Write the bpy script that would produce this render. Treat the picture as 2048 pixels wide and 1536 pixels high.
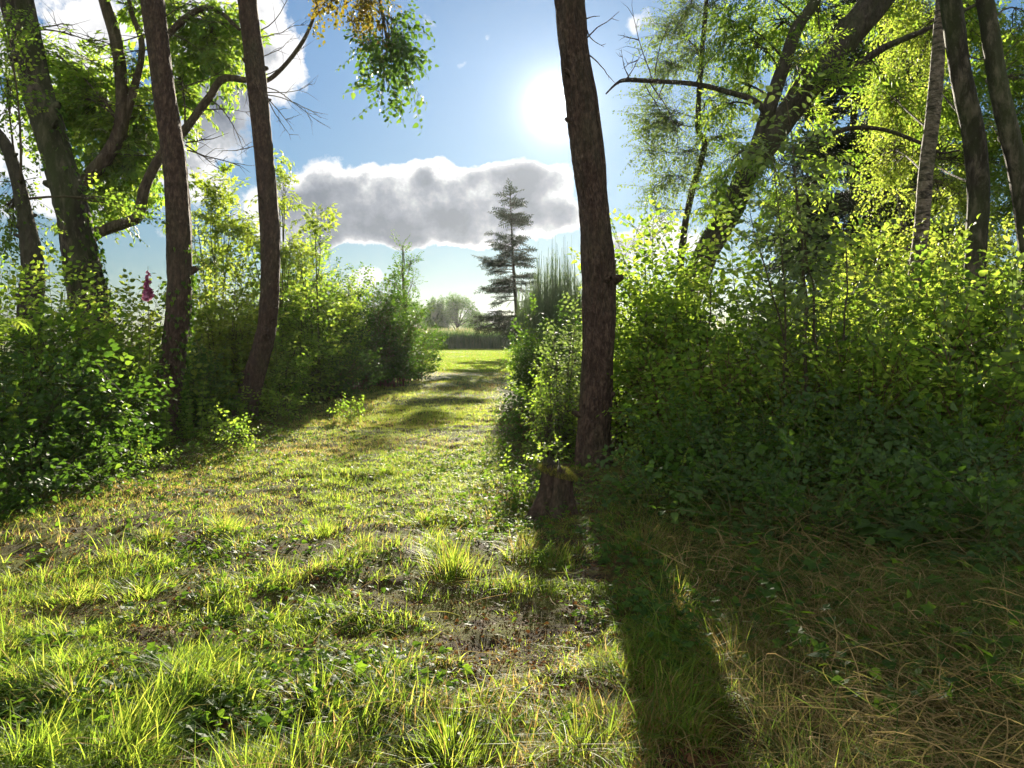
import bpy, math
import numpy as np
from mathutils import Vector

# ------------------------------------------------------------------ camera
sc = bpy.context.scene
for o in list(bpy.data.objects):
    bpy.data.objects.remove(o)
CAM_H, FPX, PITCH = 1.55, 1500.0, math.radians(4.1)
cd = bpy.data.cameras.new('camera')
cam = bpy.data.objects.new('camera', cd)
sc.collection.objects.link(cam)
cd.sensor_width = 36.0
cd.lens = 36.0 * FPX / 2048.0
cd.clip_start = 0.05
cd.clip_end = 6000.0
cam.location = (0, 0, CAM_H)
cam.rotation_euler = (math.radians(90) - PITCH, 0, 0)
sc.camera = cam

def P(px, py, Y):
    """world point at distance Y that a photo pixel (2048 wide) looks at"""
    a, b = (px - 1024) / FPX, (768 - py) / FPX
    cy = math.cos(PITCH) + b * math.sin(PITCH)
    cz = -math.sin(PITCH) + b * math.cos(PITCH)
    s = Y / cy
    return np.array([a * s, Y, CAM_H + cz * s])

def azel(px, py):
    p = P(px, py, 1.0) - np.array([0, 0, CAM_H])
    p = p / np.linalg.norm(p)
    return math.atan2(p[0], p[1]), math.asin(p[2])

# ------------------------------------------------------------------ world
SUN_AZ, SUN_EL = azel(1112, 212)
w = bpy.data.worlds.new("World")
sc.world = w
w.use_nodes = True
nt = w.node_tree
nt.nodes.clear()
def N(t, tree=None, **kw):
    n = (tree or nt).nodes.new(t)
    for k, v in kw.items():
        setattr(n, k, v)
    return n
def mathn(tree, op, a, b=None, c=None, clamp=False):
    n = tree.nodes.new('ShaderNodeMath'); n.operation = op; n.use_clamp = clamp
    for i, v in enumerate((a, b, c)):
        if v is None: continue
        if isinstance(v, (int, float)): n.inputs[i].default_value = v
        else: tree.links.new(v, n.inputs[i])
    return n.outputs[0]
def ramp(tree, fac, stops, interp='LINEAR'):
    n = tree.nodes.new('ShaderNodeValToRGB')
    cr = n.color_ramp; cr.interpolation = interp
    while len(cr.elements) < len(stops): cr.elements.new(0.5)
    for e, (p, c) in zip(cr.elements, stops):
        e.position = p; e.color = (*c, 1) if len(c) == 3 else c
    tree.links.new(fac, n.inputs[0])
    return n.outputs[0]
def mixc(tree, fac, a, b, bt='MIX'):
    n = tree.nodes.new('ShaderNodeMix'); n.data_type = 'RGBA'; n.blend_type = bt
    for s, v in ((n.inputs[0], fac), (n.inputs[6], a), (n.inputs[7], b)):
        if isinstance(v, (int, float)): s.default_value = v
        elif isinstance(v, tuple): s.default_value = (*v, 1)
        else: tree.links.new(v, s)
    return n.outputs[2]

SKY_STRENGTH = 0.074
sky = N('ShaderNodeTexSky', sky_type='NISHITA', sun_disc=False, sun_elevation=SUN_EL, sun_rotation=SUN_AZ,
        altitude=50, air_density=1.0, dust_density=0.12, ozone_density=2.5)
tc = N('ShaderNodeTexCoord')
sep = N('ShaderNodeSeparateXYZ'); nt.links.new(tc.outputs['Generated'], sep.inputs[0])
AZ = mathn(nt, 'ARCTAN2', sep.outputs[0], sep.outputs[1])
EL = mathn(nt, 'ARCSINE', sep.outputs[2])
comb = N('ShaderNodeCombineXYZ'); nt.links.new(AZ, comb.inputs[0]); nt.links.new(EL, comb.inputs[1])
# warp so that cloud outlines billow
nz = N('ShaderNodeTexNoise'); nz.inputs['Scale'].default_value = 17.0; nz.inputs['Detail'].default_value = 9.0
nz.inputs['Roughness'].default_value = 0.62
nt.links.new(comb.outputs[0], nz.inputs['Vector'])
nfac = mathn(nt, 'SUBTRACT', nz.outputs['Fac'], 0.5)
BLOBS = [(600, 410, 60, 40, 1), (680, 372, 60, 38, 1), (745, 360, 40, 34, .8), (820, 358, 62, 36, 1.1), (640, 440, 110, 40, 1), (760, 425, 120, 45, 1.2),
         (880, 440, 100, 38, 1.0), (866, 345, 28, 26, .8), (980, 440, 75, 34, .9), (1010, 400, 40, 34, .8), (965, 478, 80, 18, .7),
         (940, 365, 34, 30, .8), (1000, 350, 60, 30, .85), (1080, 340, 55, 28, .9), (1075, 385, 60, 32, .85), (1125, 425, 55, 26, .85),
         (690, 478, 120, 14, .5), (860, 488, 90, 13, .5), (1050, 440, 50, 24, .7),
         (430, 230, 75, 110, .65), (545, 110, 60, 90, .6), (410, 60, 100, 80, .6), (110, 60, 200, 90, .6),
         (330, 330, 80, 50, .6), (20, 250, 100, 130, .5), (160, 420, 160, 60, .5), (720, 558, 70, 18, .55), (990, 622, 90, 22, .55),
         (850, 228, 32, 14, .36), (985, 82, 26, 20, .36), (915, 125, 26, 12, .3), (850, 35, 40, 26, .34), (1290, 30, 50, 40, .45), (560, 470, 60, 30, .5),
         (1250, 520, 110, 40, .6), (1330, 470, 100, 45, .6)]
dens = None
nw = N('ShaderNodeTexNoise'); nw.inputs['Scale'].default_value = 13.0; nw.inputs['Detail'].default_value = 6.0; nt.links.new(comb.outputs[0], nw.inputs['Vector'])
wv = N('ShaderNodeVectorMath', operation='MULTIPLY_ADD'); nt.links.new(nw.outputs['Color'], wv.inputs[0]); wv.inputs[1].default_value = (.085, .06, 0)
wo = N('ShaderNodeVectorMath', operation='ADD'); nt.links.new(comb.outputs[0], wo.inputs[0]); wo.inputs[1].default_value = (-.0425, -.03, 0); nt.links.new(wo.outputs[0], wv.inputs[2])
for (px, py, rx, ry, k) in BLOBS:
    a, e = azel(px, py)
    sx, sy = 1 / (rx / FPX), 1 / (ry / FPX)
    v = N('ShaderNodeVectorMath', operation='SUBTRACT'); nt.links.new(wv.outputs[0], v.inputs[0]); v.inputs[1].default_value = (a, e, 0)
    m = N('ShaderNodeVectorMath', operation='MULTIPLY'); nt.links.new(v.outputs[0], m.inputs[0]); m.inputs[1].default_value = (sx, sy, 0)
    l = N('ShaderNodeVectorMath', operation='DOT_PRODUCT'); nt.links.new(m.outputs[0], l.inputs[0]); nt.links.new(m.outputs[0], l.inputs[1])
    g = mathn(nt, 'MULTIPLY', mathn(nt, 'EXPONENT', mathn(nt, 'MULTIPLY', l.outputs['Value'], -0.85)), k)
    dens = g if dens is None else mathn(nt, 'ADD', dens, g)
dens = mathn(nt, 'MINIMUM', mathn(nt, 'MULTIPLY', dens, 0.74), 1.1)
# scattered clouds everywhere else in the sky
nz2 = N('ShaderNodeTexNoise'); nz2.inputs['Scale'].default_value = 2.2; nz2.inputs['Detail'].default_value = 3.0
mp2 = N('ShaderNodeMapping'); mp2.inputs['Scale'].default_value = (1, 2.2, 1); nt.links.new(comb.outputs[0], mp2.inputs[0]); nt.links.new(mp2.outputs[0], nz2.inputs['Vector'])
side = mathn(nt, 'MULTIPLY_ADD', mathn(nt, 'ABSOLUTE', AZ), 1.6, -1.0, clamp=True)
other = mathn(nt, 'MULTIPLY', mathn(nt, 'MULTIPLY_ADD', nz2.outputs['Fac'], 3.5, -1.35, clamp=True), side)
dens = mathn(nt, 'ADD', dens, other)
nz3 = N('ShaderNodeTexNoise'); nz3.inputs['Scale'].default_value = 7.0; nz3.inputs['Detail'].default_value = 5.0
nt.links.new(comb.outputs[0], nz3.inputs['Vector'])
gate = mathn(nt, 'MULTIPLY', dens, 2.5, clamp=True)
d2 = mathn(nt, 'MULTIPLY_ADD', mathn(nt, 'MULTIPLY', nfac, gate), 1.6, dens)
alpha = mathn(nt, 'MULTIPLY_ADD', d2, 6.5, -1.75, clamp=True)
alpha = mathn(nt, 'SMOOTH_MIN', alpha, 1.0, 0.1)
core = mathn(nt, 'MULTIPLY_ADD', mathn(nt, 'MULTIPLY_ADD', nz3.outputs['Fac'], 2.6, mathn(nt, 'SUBTRACT', d2, 1.3)), 1.2, -0.46, clamp=True)
# unseen clouds opposite the sun, brightened to add fill light to shaded sides
back = mathn(nt, 'MULTIPLY_ADD', sep.outputs[1], -1.6, .25, clamp=True)
# angle from the sun
sd = (math.sin(SUN_AZ) * math.cos(SUN_EL), math.cos(SUN_AZ) * math.cos(SUN_EL), math.sin(SUN_EL))
dt = N('ShaderNodeVectorMath', operation='DOT_PRODUCT'); nt.links.new(tc.outputs['Generated'], dt.inputs[0]); dt.inputs[1].default_value = sd
ang = mathn(nt, 'ARCCOSINE', mathn(nt, 'MINIMUM', dt.outputs['Value'], 0.999999))
glow1 = mathn(nt, 'EXPONENT', mathn(nt, 'DIVIDE', ang, -math.radians(.85)))
glow2 = mathn(nt, 'EXPONENT', mathn(nt, 'DIVIDE', ang, -math.radians(5.0)))
skyc = mixc(nt, 1.0, sky.outputs[0], (0.235, 0.305, 0.35), 'MULTIPLY')
hz = mathn(nt, 'MULTIPLY_ADD', mathn(nt, 'ABSOLUTE', EL), 1.5, .50, clamp=True)
skyc = mixc(nt, 1.0, skyc, hz, 'MULTIPLY')
cloudc = ramp(nt, core, [(0.0, (3.6, 3.6, 3.6)), (0.28, (3.1, 3.1, 3.15)), (.44, (1.9, 1.98, 2.1)), (.66, (1.12, 1.22, 1.42)), (1.0, (.62, .73, .92))])
cloudc = mixc(nt, back, cloudc, (6.2, 6.0, 5.7))
GAIN_CLOUD = mixc(nt, alpha, skyc, cloudc)
gl = mathn(nt, 'ADD', mathn(nt, 'MULTIPLY', glow1, 17.0), mathn(nt, 'MULTIPLY', glow2, 1.15))
glc = mixc(nt, 1.0, (1.0, 0.97, 0.92), gl, 'MULTIPLY')
tot = mixc(nt, 1.0, GAIN_CLOUD, glc, 'ADD')
bg = N('ShaderNodeBackground'); bg.inputs[1].default_value = SKY_STRENGTH
nt.links.new(tot, bg.inputs[0])
out = N('ShaderNodeOutputWorld'); nt.links.new(bg.outputs[0], out.inputs[0])

sun = bpy.data.lights.new('sun', 'SUN')
sun.energy = 5.0; sun.angle = math.radians(0.5); sun.color = (1.0, 0.90, 0.72)
so = bpy.data.objects.new('sun', sun); sc.collection.objects.link(so)
so.location = (3, 30, 20)
so.rotation_euler = Vector(sd).to_track_quat('Z', 'Y').to_euler()

sc.view_settings.view_transform = 'Standard'
sc.view_settings.look = 'None'
sc.view_settings.gamma = 1.0
sc.view_settings.exposure = 2.0
cy = sc.cycles
cy.max_bounces = 6; cy.diffuse_bounces = 3; cy.glossy_bounces = 2; cy.transmission_bounces = 4
cy.transparent_max_bounces = 4
cy.sample_clamp_indirect = 6.0
cy.caustics_reflective = False; cy.caustics_refractive = False
cy.use_denoising = True

# ------------------------------------------------------------------ helpers
rng = np.random.default_rng(7)
U = rng.uniform
def tag(o, label=None, cat=None, group=None, kind=None):
    if label: o['label'] = label
    if cat: o['category'] = cat
    if group: o['group'] = group
    if kind: o['kind'] = kind
    return o
def thing(name, loc, label, cat, group=None):
    o = bpy.data.objects.new(name, None)
    sc.collection.objects.link(o)
    o.location = tuple(float(v) for v in loc)
    o.empty_display_size = 0.2
    return tag(o, label, cat, group)
def mesh_obj(name, V, F, mat, parent=None, rnd=None, smooth=False, label=None):
    V = np.asarray(V, dtype=np.float32); F = np.asarray(F, dtype=np.int32)
    me = bpy.data.meshes.new(name)
    if parent is not None:
        V = V - np.array(parent.location, dtype=np.float32)
    me.vertices.add(len(V)); me.vertices.foreach_set('co', V.ravel())
    nf, k = F.shape
    me.loops.add(nf * k); me.loops.foreach_set('vertex_index', F.ravel())
    me.polygons.add(nf)
    me.polygons.foreach_set('loop_start', np.arange(0, nf * k, k, dtype=np.int32))
    try: me.polygons.foreach_set('loop_total', np.full(nf, k, dtype=np.int32))
    except Exception: pass
    me.polygons.foreach_set('use_smooth', np.full(nf, smooth, dtype=bool))
    if rnd is not None:
        at = me.attributes.new('rnd', 'FLOAT', 'FACE')
        at.data.foreach_set('value', np.asarray(rnd, dtype=np.float32))
    me.update(calc_edges=True)
    me.materials.append(mat)
    o = bpy.data.objects.new(name, me)
    sc.collection.objects.link(o)
    if parent is not None: o.parent = parent
    if label: o['label'] = label
    return o

_tab = np.random.default_rng(99).random((64, 64, 64)).astype(np.float32)
def vnoise(x, y, z=0.0):
    x, y, z = np.broadcast_arrays(np.asarray(x, float), np.asarray(y, float), np.asarray(z, float))
    xi, yi, zi = np.floor(x).astype(int), np.floor(y).astype(int), np.floor(z).astype(int)
    fx, fy, fz = x - xi, y - yi, z - zi
    fx, fy, fz = [f * f * (3 - 2 * f) for f in (fx, fy, fz)]
    g = lambda a, b, c: _tab[(xi + a) & 63, (yi + b) & 63, (zi + c) & 63]
    l = lambda a, b, t: a + (b - a) * t
    return l(l(l(g(0,0,0), g(1,0,0), fx), l(g(0,1,0), g(1,1,0), fx), fy),
             l(l(g(0,0,1), g(1,0,1), fx), l(g(0,1,1), g(1,1,1), fx), fy), fz) - 0.5
def fbm(x, y, z=0.0, o=4):
    r = 0; a = 1.0
    for i in range(o):
        r = r + a * vnoise(x * 2**i + 13 * i, y * 2**i + 7 * i, np.asarray(z) * 2**i); a *= 0.5
    return r
def gh(x, y):
    """ground height"""
    x = np.asarray(x, float); y = np.asarray(y, float)
    near = np.clip(1 - (np.hypot(x, y) - 25) / 25, 0, 1)
    h = 0.10 * fbm(x * .25, y * .25, 3.3, 3) + 0.085 * fbm(x * 1.3, y * 1.3, 1.7, 4) * near
    h = h + 0.35 * np.clip((-x - 4.2 - 0.05 * y) / 4, 0, 1) ** 1.2 * near
    h = h + 0.22 * np.clip((x - 1.0) / 4, 0, 1) * near
    return h * np.clip(np.where(y > 50, 0.4, 1), 0, 1)

def near_relief(x, y):
    return np.clip(1 - (np.abs(x) - 7) / 3, 0, 1) * np.clip(1 - (y - 14) / 6, 0, 1) * .045 * fbm(x * 6, y * 6, 0, 3)
_gh0 = gh
def gh(x, y):
    x = np.asarray(x, float); y = np.asarray(y, float)
    return _gh0(x, y) + near_relief(x, y)
class Geo:
    """collects triangles"""
    def __init__(s): s.V = []; s.F = []; s.R = []; s.n = 0
    def add(s, V, F, R=None):
        V = np.asarray(V, float).reshape(-1, 3); F = np.asarray(F, int)
        s.V.append(V); s.F.append(F + s.n); s.n += len(V)
        s.R.append(np.full(len(F), 0.5) if R is None else np.broadcast_to(R, (len(F),)))
    def obj(s, name, mat, parent=None, smooth=False, label=None):
        if not s.V: return None
        return mesh_obj(name, np.concatenate(s.V), np.concatenate(s.F), mat, parent, np.concatenate(s.R), smooth, label)

def tube(geo, pts, rad, n=5, rnd=None):
    pts = np.asarray(pts, float); m = len(pts)
    rad = np.broadcast_to(np.asarray(rad, float), (m,))
    t = np.gradient(pts, axis=0); t /= np.linalg.norm(t, axis=1, keepdims=True) + 1e-9
    ref = np.array([0.3, 1.0, 0.1]) if abs(t[0][1]) < 0.8 else np.array([1.0, 0, 0.2])
    a = np.cross(t, ref); a /= np.linalg.norm(a, axis=1, keepdims=True) + 1e-9
    b = np.cross(t, a)
    th = np.arange(n) * 2 * math.pi / n
    V = pts[:, None] + rad[:, None, None] * (np.cos(th)[None, :, None] * a[:, None] + np.sin(th)[None, :, None] * b[:, None])
    i = np.arange(m - 1)[:, None] * n; j = np.arange(n)[None]; k = (j + 1) % n
    A, B, C, D = (i + j), (i + k), (i + n + k), (i + n + j)
    F = np.concatenate([np.stack([A, B, C], -1).reshape(-1, 3), np.stack([A, C, D], -1).reshape(-1, 3)])
    geo.add(V.reshape(-1, 3), F, rnd)

def smooth_path(pts, n):
    """Catmull-Rom through points with radii as 4th column"""
    p = np.asarray(pts, float)
    p = np.vstack([2 * p[0] - p[1], p, 2 * p[-1] - p[-2]])
    k = len(p) - 3
    ts = np.linspace(0, k - 1e-6, n); i = ts.astype(int); t = (ts - i)[:, None]
    a, b, c, d = p[i], p[i + 1], p[i + 2], p[i + 3]
    return 0.5 * ((2 * b) + (c - a) * t + (2 * a - 5 * b + 4 * c - d) * t**2 + (3 * b - a - 3 * c + d) * t**3)

def trunk_geo(pts, sides=40, step=0.035, rough=0.06, seed=0, ridge=0.0, flare=0.0, cap=True):
    """a trunk with lumpy, ridged bark as real relief; pts = (x,y,z,r)"""
    pts = np.asarray(pts, float)
    L = np.linalg.norm(np.diff(pts[:, :3], axis=0), axis=1).sum()
    n = max(8, int(L / step))
    q = smooth_path(pts, n)
    c, r = q[:, :3], q[:, 3]
    t = np.gradient(c, axis=0); t /= np.linalg.norm(t, axis=1, keepdims=True)
    a = np.cross(t, [0, 1, 0.001]); a /= np.linalg.norm(a, axis=1, keepdims=True); b = np.cross(t, a)
    th = np.arange(sides) * 2 * math.pi / sides
    cs, sn = np.cos(th), np.sin(th)
    s = np.linspace(0, L, n)
    X = cs[None] * 2 + 0 * s[:, None] + seed * 3.1; Yy = sn[None] * 2 + 0 * s[:, None] + seed; Z = s[:, None] + 0 * cs[None]
    d = 1 + rough * (2.2 * fbm(X * .8, Yy * .8, Z * 1.3, 2) + 1.2 * fbm(X * 3, Yy * 3, Z * 5, 3))
    if ridge: d += ridge * (np.abs(fbm(X * 4, Yy * 4, Z * 2.0, 2)) * -2 + .4)
    if flare:
        z0 = np.clip(1 - s / 0.55, 0, 1)[:, None] ** 2
        d += z0 * flare * (1 + 0.9 * np.cos(th * 5 + seed)[None] + .5 * np.cos(th * 3 + 2 * seed)[None])
    V = c[:, None] + (r[:, None] * d)[:, :, None] * (cs[None, :, None] * a[:, None] + sn[None, :, None] * b[:, None])
    i = np.arange(n - 1)[:, None] * sides; j = np.arange(sides)[None]; k = (j + 1) % sides
    A, B, C, D = (i + j), (i + k), (i + sides + k), (i + sides + j)
    F = np.concatenate([np.stack([A, B, C], -1).reshape(-1, 3), np.stack([A, C, D], -1).reshape(-1, 3)])
    V = V.reshape(-1, 3)
    return V, F, q

def frame(d, up=(0, 0, 1), roll=0.0):
    """rotation matrices with x along d (k,3)"""
    d = np.atleast_2d(d).astype(float); d = d / (np.linalg.norm(d, axis=1, keepdims=True) + 1e-9)
    up = np.broadcast_to(np.asarray(up, float), d.shape)
    y = np.cross(up, d); ny = np.linalg.norm(y, axis=1, keepdims=True)
    y = np.where(ny < 1e-3, np.array([[0, 1.0, 0]]), y / (ny + 1e-9)); z = np.cross(d, y)
    roll = np.broadcast_to(roll, (len(d),))[:, None]
    y2 = y * np.cos(roll) + z * np.sin(roll); z2 = -y * np.sin(roll) + z * np.cos(roll)
    return np.stack([d, y2, z2], -1)

def leaf_shape(st, wd, fold=0.25, droop=0.25):
    """a folded, curling leaf blade of length 1 along x"""
    st = np.array(st); wd = np.array(wd); n = len(st)
    z = -droop * st**2
    mid = np.stack([st, 0 * st, z], -1)
    ins = slice(1, n - 1)
    Lf = np.stack([st, wd, z + fold * wd], -1)[ins]; Rt = np.stack([st, -wd, z + fold * wd], -1)[ins]
    V = np.vstack([mid, Lf, Rt]); F = []
    for off, fl in ((n, 0), (n + n - 2, 1)):
        e = lambda i: off + i - 1
        T = [(0, 1, e(1))]
        for i in range(1, n - 2):
            T += [(i, i + 1, e(i + 1)), (i, e(i + 1), e(i))]
        T += [(n - 2, n - 1, e(n - 2))]
        F += [t[::-1] if fl else t for t in T]
    return V, np.array(F)
LEAF_OV = leaf_shape([0, .1, .35, .7, 1], [0, .25, .36, .24, 0], .3, .25)      # hazel, bramble
LEAF_BR = leaf_shape([0, .3, 1], [0, .40, 0], .25, .2)                        # small birch or far leaf
LEAF_LN = leaf_shape([0, .35, 1], [0, .17, 0], .3, .35)                     # narrow willow or ash leaflet
LEAF_NT = leaf_shape([0, .2, .6, 1], [0, .30, .20, 0], .25, .4)              # nettle
def ivy_leaf():
    a = np.radians([180, 140, 110, 80, 62, 38, 22, 0, -22, -38, -62, -80, -110, -140])
    r = np.array([.12, .42, .34, .36, .52, .36, .42, .72, .42, .36, .52, .36, .34, .42])
    V = [(0.3, 0, 0)] + [(0.3 + r[i] * math.cos(a[i]), r[i] * math.sin(a[i]), 0.10 * abs(math.sin(a[i])) - .12 * (r[i] ** 2)) for i in range(14)]
    F = [(0, (i + 1) % 14 + 1, i + 1) for i in range(14)]
    return np.array(V), np.array(F)
LEAF_IV = ivy_leaf()

class Tmpl:
    """a spray: leaves (V,F,leaf id) and twigs (V,F)"""
    def __init__(s): s.lv = []; s.lf = []; s.li = []; s.n = 0; s.k = 0; s.tw = Geo()
    def leaf(s, shape, pos, d, size, roll=0.0, wid=1.0):
        V, F = shape
        M = frame(np.array([d]), roll=roll)[0]
        V = (V * np.array([size, size * wid, size])) @ M.T + pos
        s.lv.append(V); s.lf.append(F + s.n); s.li.append(np.full(len(F), s.k)); s.n += len(V); s.k += 1
    def done(s):
        s.lv = np.concatenate(s.lv); s.lf = np.concatenate(s.lf); s.li = np.concatenate(s.li)
        if s.tw.V:
            s.tv = np.concatenate(s.tw.V); s.tf = np.concatenate(s.tw.F)
        else: s.tv = None
        return s

def put(tm, M, T, leaves, twigs, r, lo=0.0, hi=1.0, spread=0.5):
    """instance a template k times; M (k,3,3), T (k,3)"""
    k = len(T)
    if k == 0: return
    V = np.einsum('kij,nj->kni', M, tm.lv) + T[:, None]
    F = (tm.lf[None] + (np.arange(k) * len(tm.lv))[:, None, None]).reshape(-1, 3)
    base = r.random((k, 1))
    R = base * (1 - spread) + r.random((k, tm.k)) * spread
    R = (lo + (hi - lo) * R)[:, tm.li]
    leaves.add(V.reshape(-1, 3), F, R.ravel())
    if twigs is not None and tm.tv is not None:
        V = np.einsum('kij,nj->kni', M, tm.tv) + T[:, None]
        F = (tm.tf[None] + (np.arange(k) * len(tm.tv))[:, None, None]).reshape(-1, 3)
        twigs.add(V.reshape(-1, 3), F)

def spray(shape, n, L, size, r, alt=True, wid=1.0, spreadang=0.9, curve=0.15, twig=0.0025, drop=0.15, extra=0):
    t = Tmpl()
    s = np.linspace(0, 1, 5)
    side = r.uniform(-.3, .3)
    path = np.stack([s * L, side * L * s**2 * .5, curve * L * s - 1.2 * curve * L * s**2], -1)
    tube(t.tw, path, twig * (1.2 - s), 3)
    for i in range(n):
        u = 0.12 + 0.88 * (i + r.uniform(-.3, .3)) / n
        u = min(max(u, 0.05), 1)
        p = np.array([u * L, side * L * u * u * .5, curve * L * u - 1.2 * curve * L * u * u])
        sg = 1 if i % 2 else -1
        angs = (sg,) if alt else (1, -1)
        for g in angs:
            an = spreadang * r.uniform(.7, 1.3) * (1 - .5 * (u > .93))
            d = np.array([math.cos(an), g * math.sin(an), r.uniform(-.35, .25) - drop])
            pt = p + d * 0.02
            t.leaf(shape, pt, d, size * r.uniform(.65, 1.15) * (1 - .25 * u), roll=r.uniform(-.6, .6), wid=wid)
    for i in range(extra):
        u = r.uniform(.1, 1)
        p = np.array([u * L, r.normal() * .05, r.normal() * .05])
        d = r.normal(size=3); d[2] *= .5
        t.leaf(shape, p, d, size * r.uniform(.5, 1.1), roll=r.uniform(-1, 1), wid=wid)
    return t.done()

def compound(shape, pairs, L, size, r, nst=3, wid=1.0):
    """a twig carrying pinnate leaves (ash, elder)"""
    t = Tmpl()
    for a in range(nst):
        an = r.uniform(-1.1, 1.1); el = r.uniform(-.2, .7)
        d = np.array([math.cos(an) * math.cos(el), math.sin(an) * math.cos(el), math.sin(el)])
        st = np.array([0.06 * a, 0, 0]); s = np.linspace(0, 1, 4)
        path = st + s[:, None] * d * L + np.stack([0 * s, 0 * s, -0.25 * L * s**2], -1)
        tube(t.tw, path, .002, 3)
        M = frame(np.array([d]))[0]
        for i in range(pairs):
            u = .3 + .6 * i / max(1, pairs - 1)
            p = st + d * L * u + np.array([0, 0, -.25 * L * u * u])
            for g in (1, -1):
                dd = M @ np.array([.55, g * .8, r.uniform(-.3, .1)])
                t.leaf(shape, p, dd, size * r.uniform(.8, 1.1), roll=r.uniform(-.3, .3), wid=wid)
        t.leaf(shape, path[-1], path[-1] - path[-2], size * 1.1, wid=wid)
    return t.done()

R0 = np.random.default_rng(11)
SP_HAZEL = [spray(LEAF_OV, 8, .38, .085, R0) for _ in range(5)]
SP_BRAM = [spray(LEAF_OV, 9, .34, .062, R0, extra=3) for _ in range(5)]
SP_FINE = [spray(LEAF_BR, 12, .34, .055, R0, extra=4) for _ in range(5)]
SP_BIRCH = [spray(LEAF_BR, 13, .42, .045, R0, extra=5, drop=.5) for _ in range(5)]
SP_BIRCHS = [spray(LEAF_OV, 11, .45, .05, R0, extra=3, drop=.55) for _ in range(4)]
SP_WILLOW = [spray(LEAF_LN, 12, .38, .11, R0, wid=1.1, spreadang=.7, extra=2) for _ in range(5)]
SP_ASH = [compound(LEAF_LN, 3, .24, .085, R0, 4, wid=1.25) for _ in range(5)]
SP_ELDER = [compound(LEAF_LN, 2, .18, .095, R0, 5, wid=1.5) for _ in range(5)]
def nettle_tmpl(r, h=1.0, lf=.085):
    t = Tmpl(); s = np.linspace(0, 1, 6)
    lean = r.uniform(-.12, .12, 2)
    path = np.stack([s * h, lean[0] * s**2 * h, lean[1] * s**2 * h], -1)
    tube(t.tw, path, .004 * (1.15 - s), 4)
    n = int(h / .075)
    for i in range(n):
        u = .12 + .88 * i / n
        p = np.array([u * h, lean[0] * u * u * h, lean[1] * u * u * h])
        ph = (i % 2) * math.pi / 2 + r.uniform(-.3, .3)
        for g in (0, math.pi):
            d = np.array([r.uniform(-.25, .25) + .4 * (u > .85), math.cos(ph + g), math.sin(ph + g)])
            t.leaf(LEAF_NT, p, d, lf * (1.15 - .75 * u**2) * r.uniform(.8, 1.2), roll=r.uniform(-.4, .4))
    return t.done()
SP_NETTLE = [nettle_tmpl(R0) for _ in range(6)]

# template growing along x; needle sprays
def needle_spray(r, L=.55):
    t = Tmpl()
    def ndl(p0, p1, k, s):
        for q in range(k):
            u = r.random(); p = p0 + (p1 - p0) * u
            ax = (p1 - p0) / np.linalg.norm(p1 - p0)
            d = ax * .7 + r.normal(size=3) * .55
            V = np.array([p, p + np.cross(d, [0, 0, 1.0]) * s * .3, p + d * s])
            t.lv.append(V); t.lf.append(np.array([[0, 1, 2]]) + t.n); t.li.append(np.array([t.k])); t.n += 3; t.k += 1
    a = np.zeros(3); b = np.array([L, 0, -.04])
    tube(t.tw, [a, b], .006, 3); ndl(a, b, 26, .05)
    for i in range(8):
        u = .15 + .8 * i / 8; g = 1 if i % 2 else -1
        p = a + (b - a) * u; q = p + np.array([.6, g * .8, r.uniform(-.25, .05)]) * L * .42 * (1.1 - u)
        tube(t.tw, [p, q], .003, 3); ndl(p, q, 15, .045)
    return t.done()
SP_NEEDLE = [needle_spray(R0) for _ in range(4)]

def scatter(tms, pts, dirs, scale, leaves, twigs, r, lo=0, hi=1, spread=.5, roll=.6):
    pts = np.asarray(pts); dirs = np.asarray(dirs); k = len(pts)
    if k == 0: return
    scale = np.broadcast_to(scale, (k,))
    which = r.integers(0, len(tms), k)
    M = frame(dirs, roll=r.normal(0, roll, k)) * scale[:, None, None]
    for i, tm in enumerate(tms):
        m = which == i
        put(tm, M[m], pts[m], leaves, twigs, r, lo, hi, spread)

def grow(geo, anchors, p, d, L, r0, level, r, up=0.1, kids=(5, 8), wander=.16, taper=.35, leafstep=.12, n=5, minr=.002):
    """one limb with its sub-limbs; anchors collects (point, direction) for leaf sprays"""
    m = max(4, int(L / .22) + 2)
    pts = [np.array(p, float)]; d = np.array(d, float); d /= np.linalg.norm(d)
    for i in range(m - 1):
        d = d + r.normal(size=3) * wander + np.array([0, 0, up * .3]); d /= np.linalg.norm(d)
        pts.append(pts[-1] + d * L / (m - 1))
    pts = np.array(pts); s = np.linspace(0, 1, m)
    rad = np.maximum(r0 * (1 - (1 - taper) * s), minr)
    tube(geo, pts, rad, n)
    if level == 0:
        k = max(2, int(L / leafstep))
        for u in np.linspace(.15, 1, k):
            i = min(int(u * (m - 1)), m - 2); f = u * (m - 1) - i
            q = pts[i] * (1 - f) + pts[i + 1] * f
            t = pts[i + 1] - pts[i]; t /= np.linalg.norm(t)
            dd = t + r.normal(size=3) * .75
            anchors.append((q, dd))
        return
    k = r.integers(kids[0], kids[1] + 1)
    for j in range(k):
        u = .22 + .78 * (j + r.random() * .6) / k
        u = min(u, .99); i = min(int(u * (m - 1)), m - 2); f = u * (m - 1) - i
        q = pts[i] * (1 - f) + pts[i + 1] * f
        t = pts[i + 1] - pts[i]; t /= np.linalg.norm(t)
        side = r.normal(size=3); side -= t * side.dot(t); side /= np.linalg.norm(side)
        an = r.uniform(.6, 1.1)
        dd = t * math.cos(an) + side * math.sin(an)
        rr = rad[i] * r.uniform(.4, .6)
        grow(geo, anchors, q, dd, L * r.uniform(.38, .6) * (1.15 - .5 * u), rr, level - 1, r, up, kids, wander, taper, leafstep, max(3, n - 1), minr)
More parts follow.
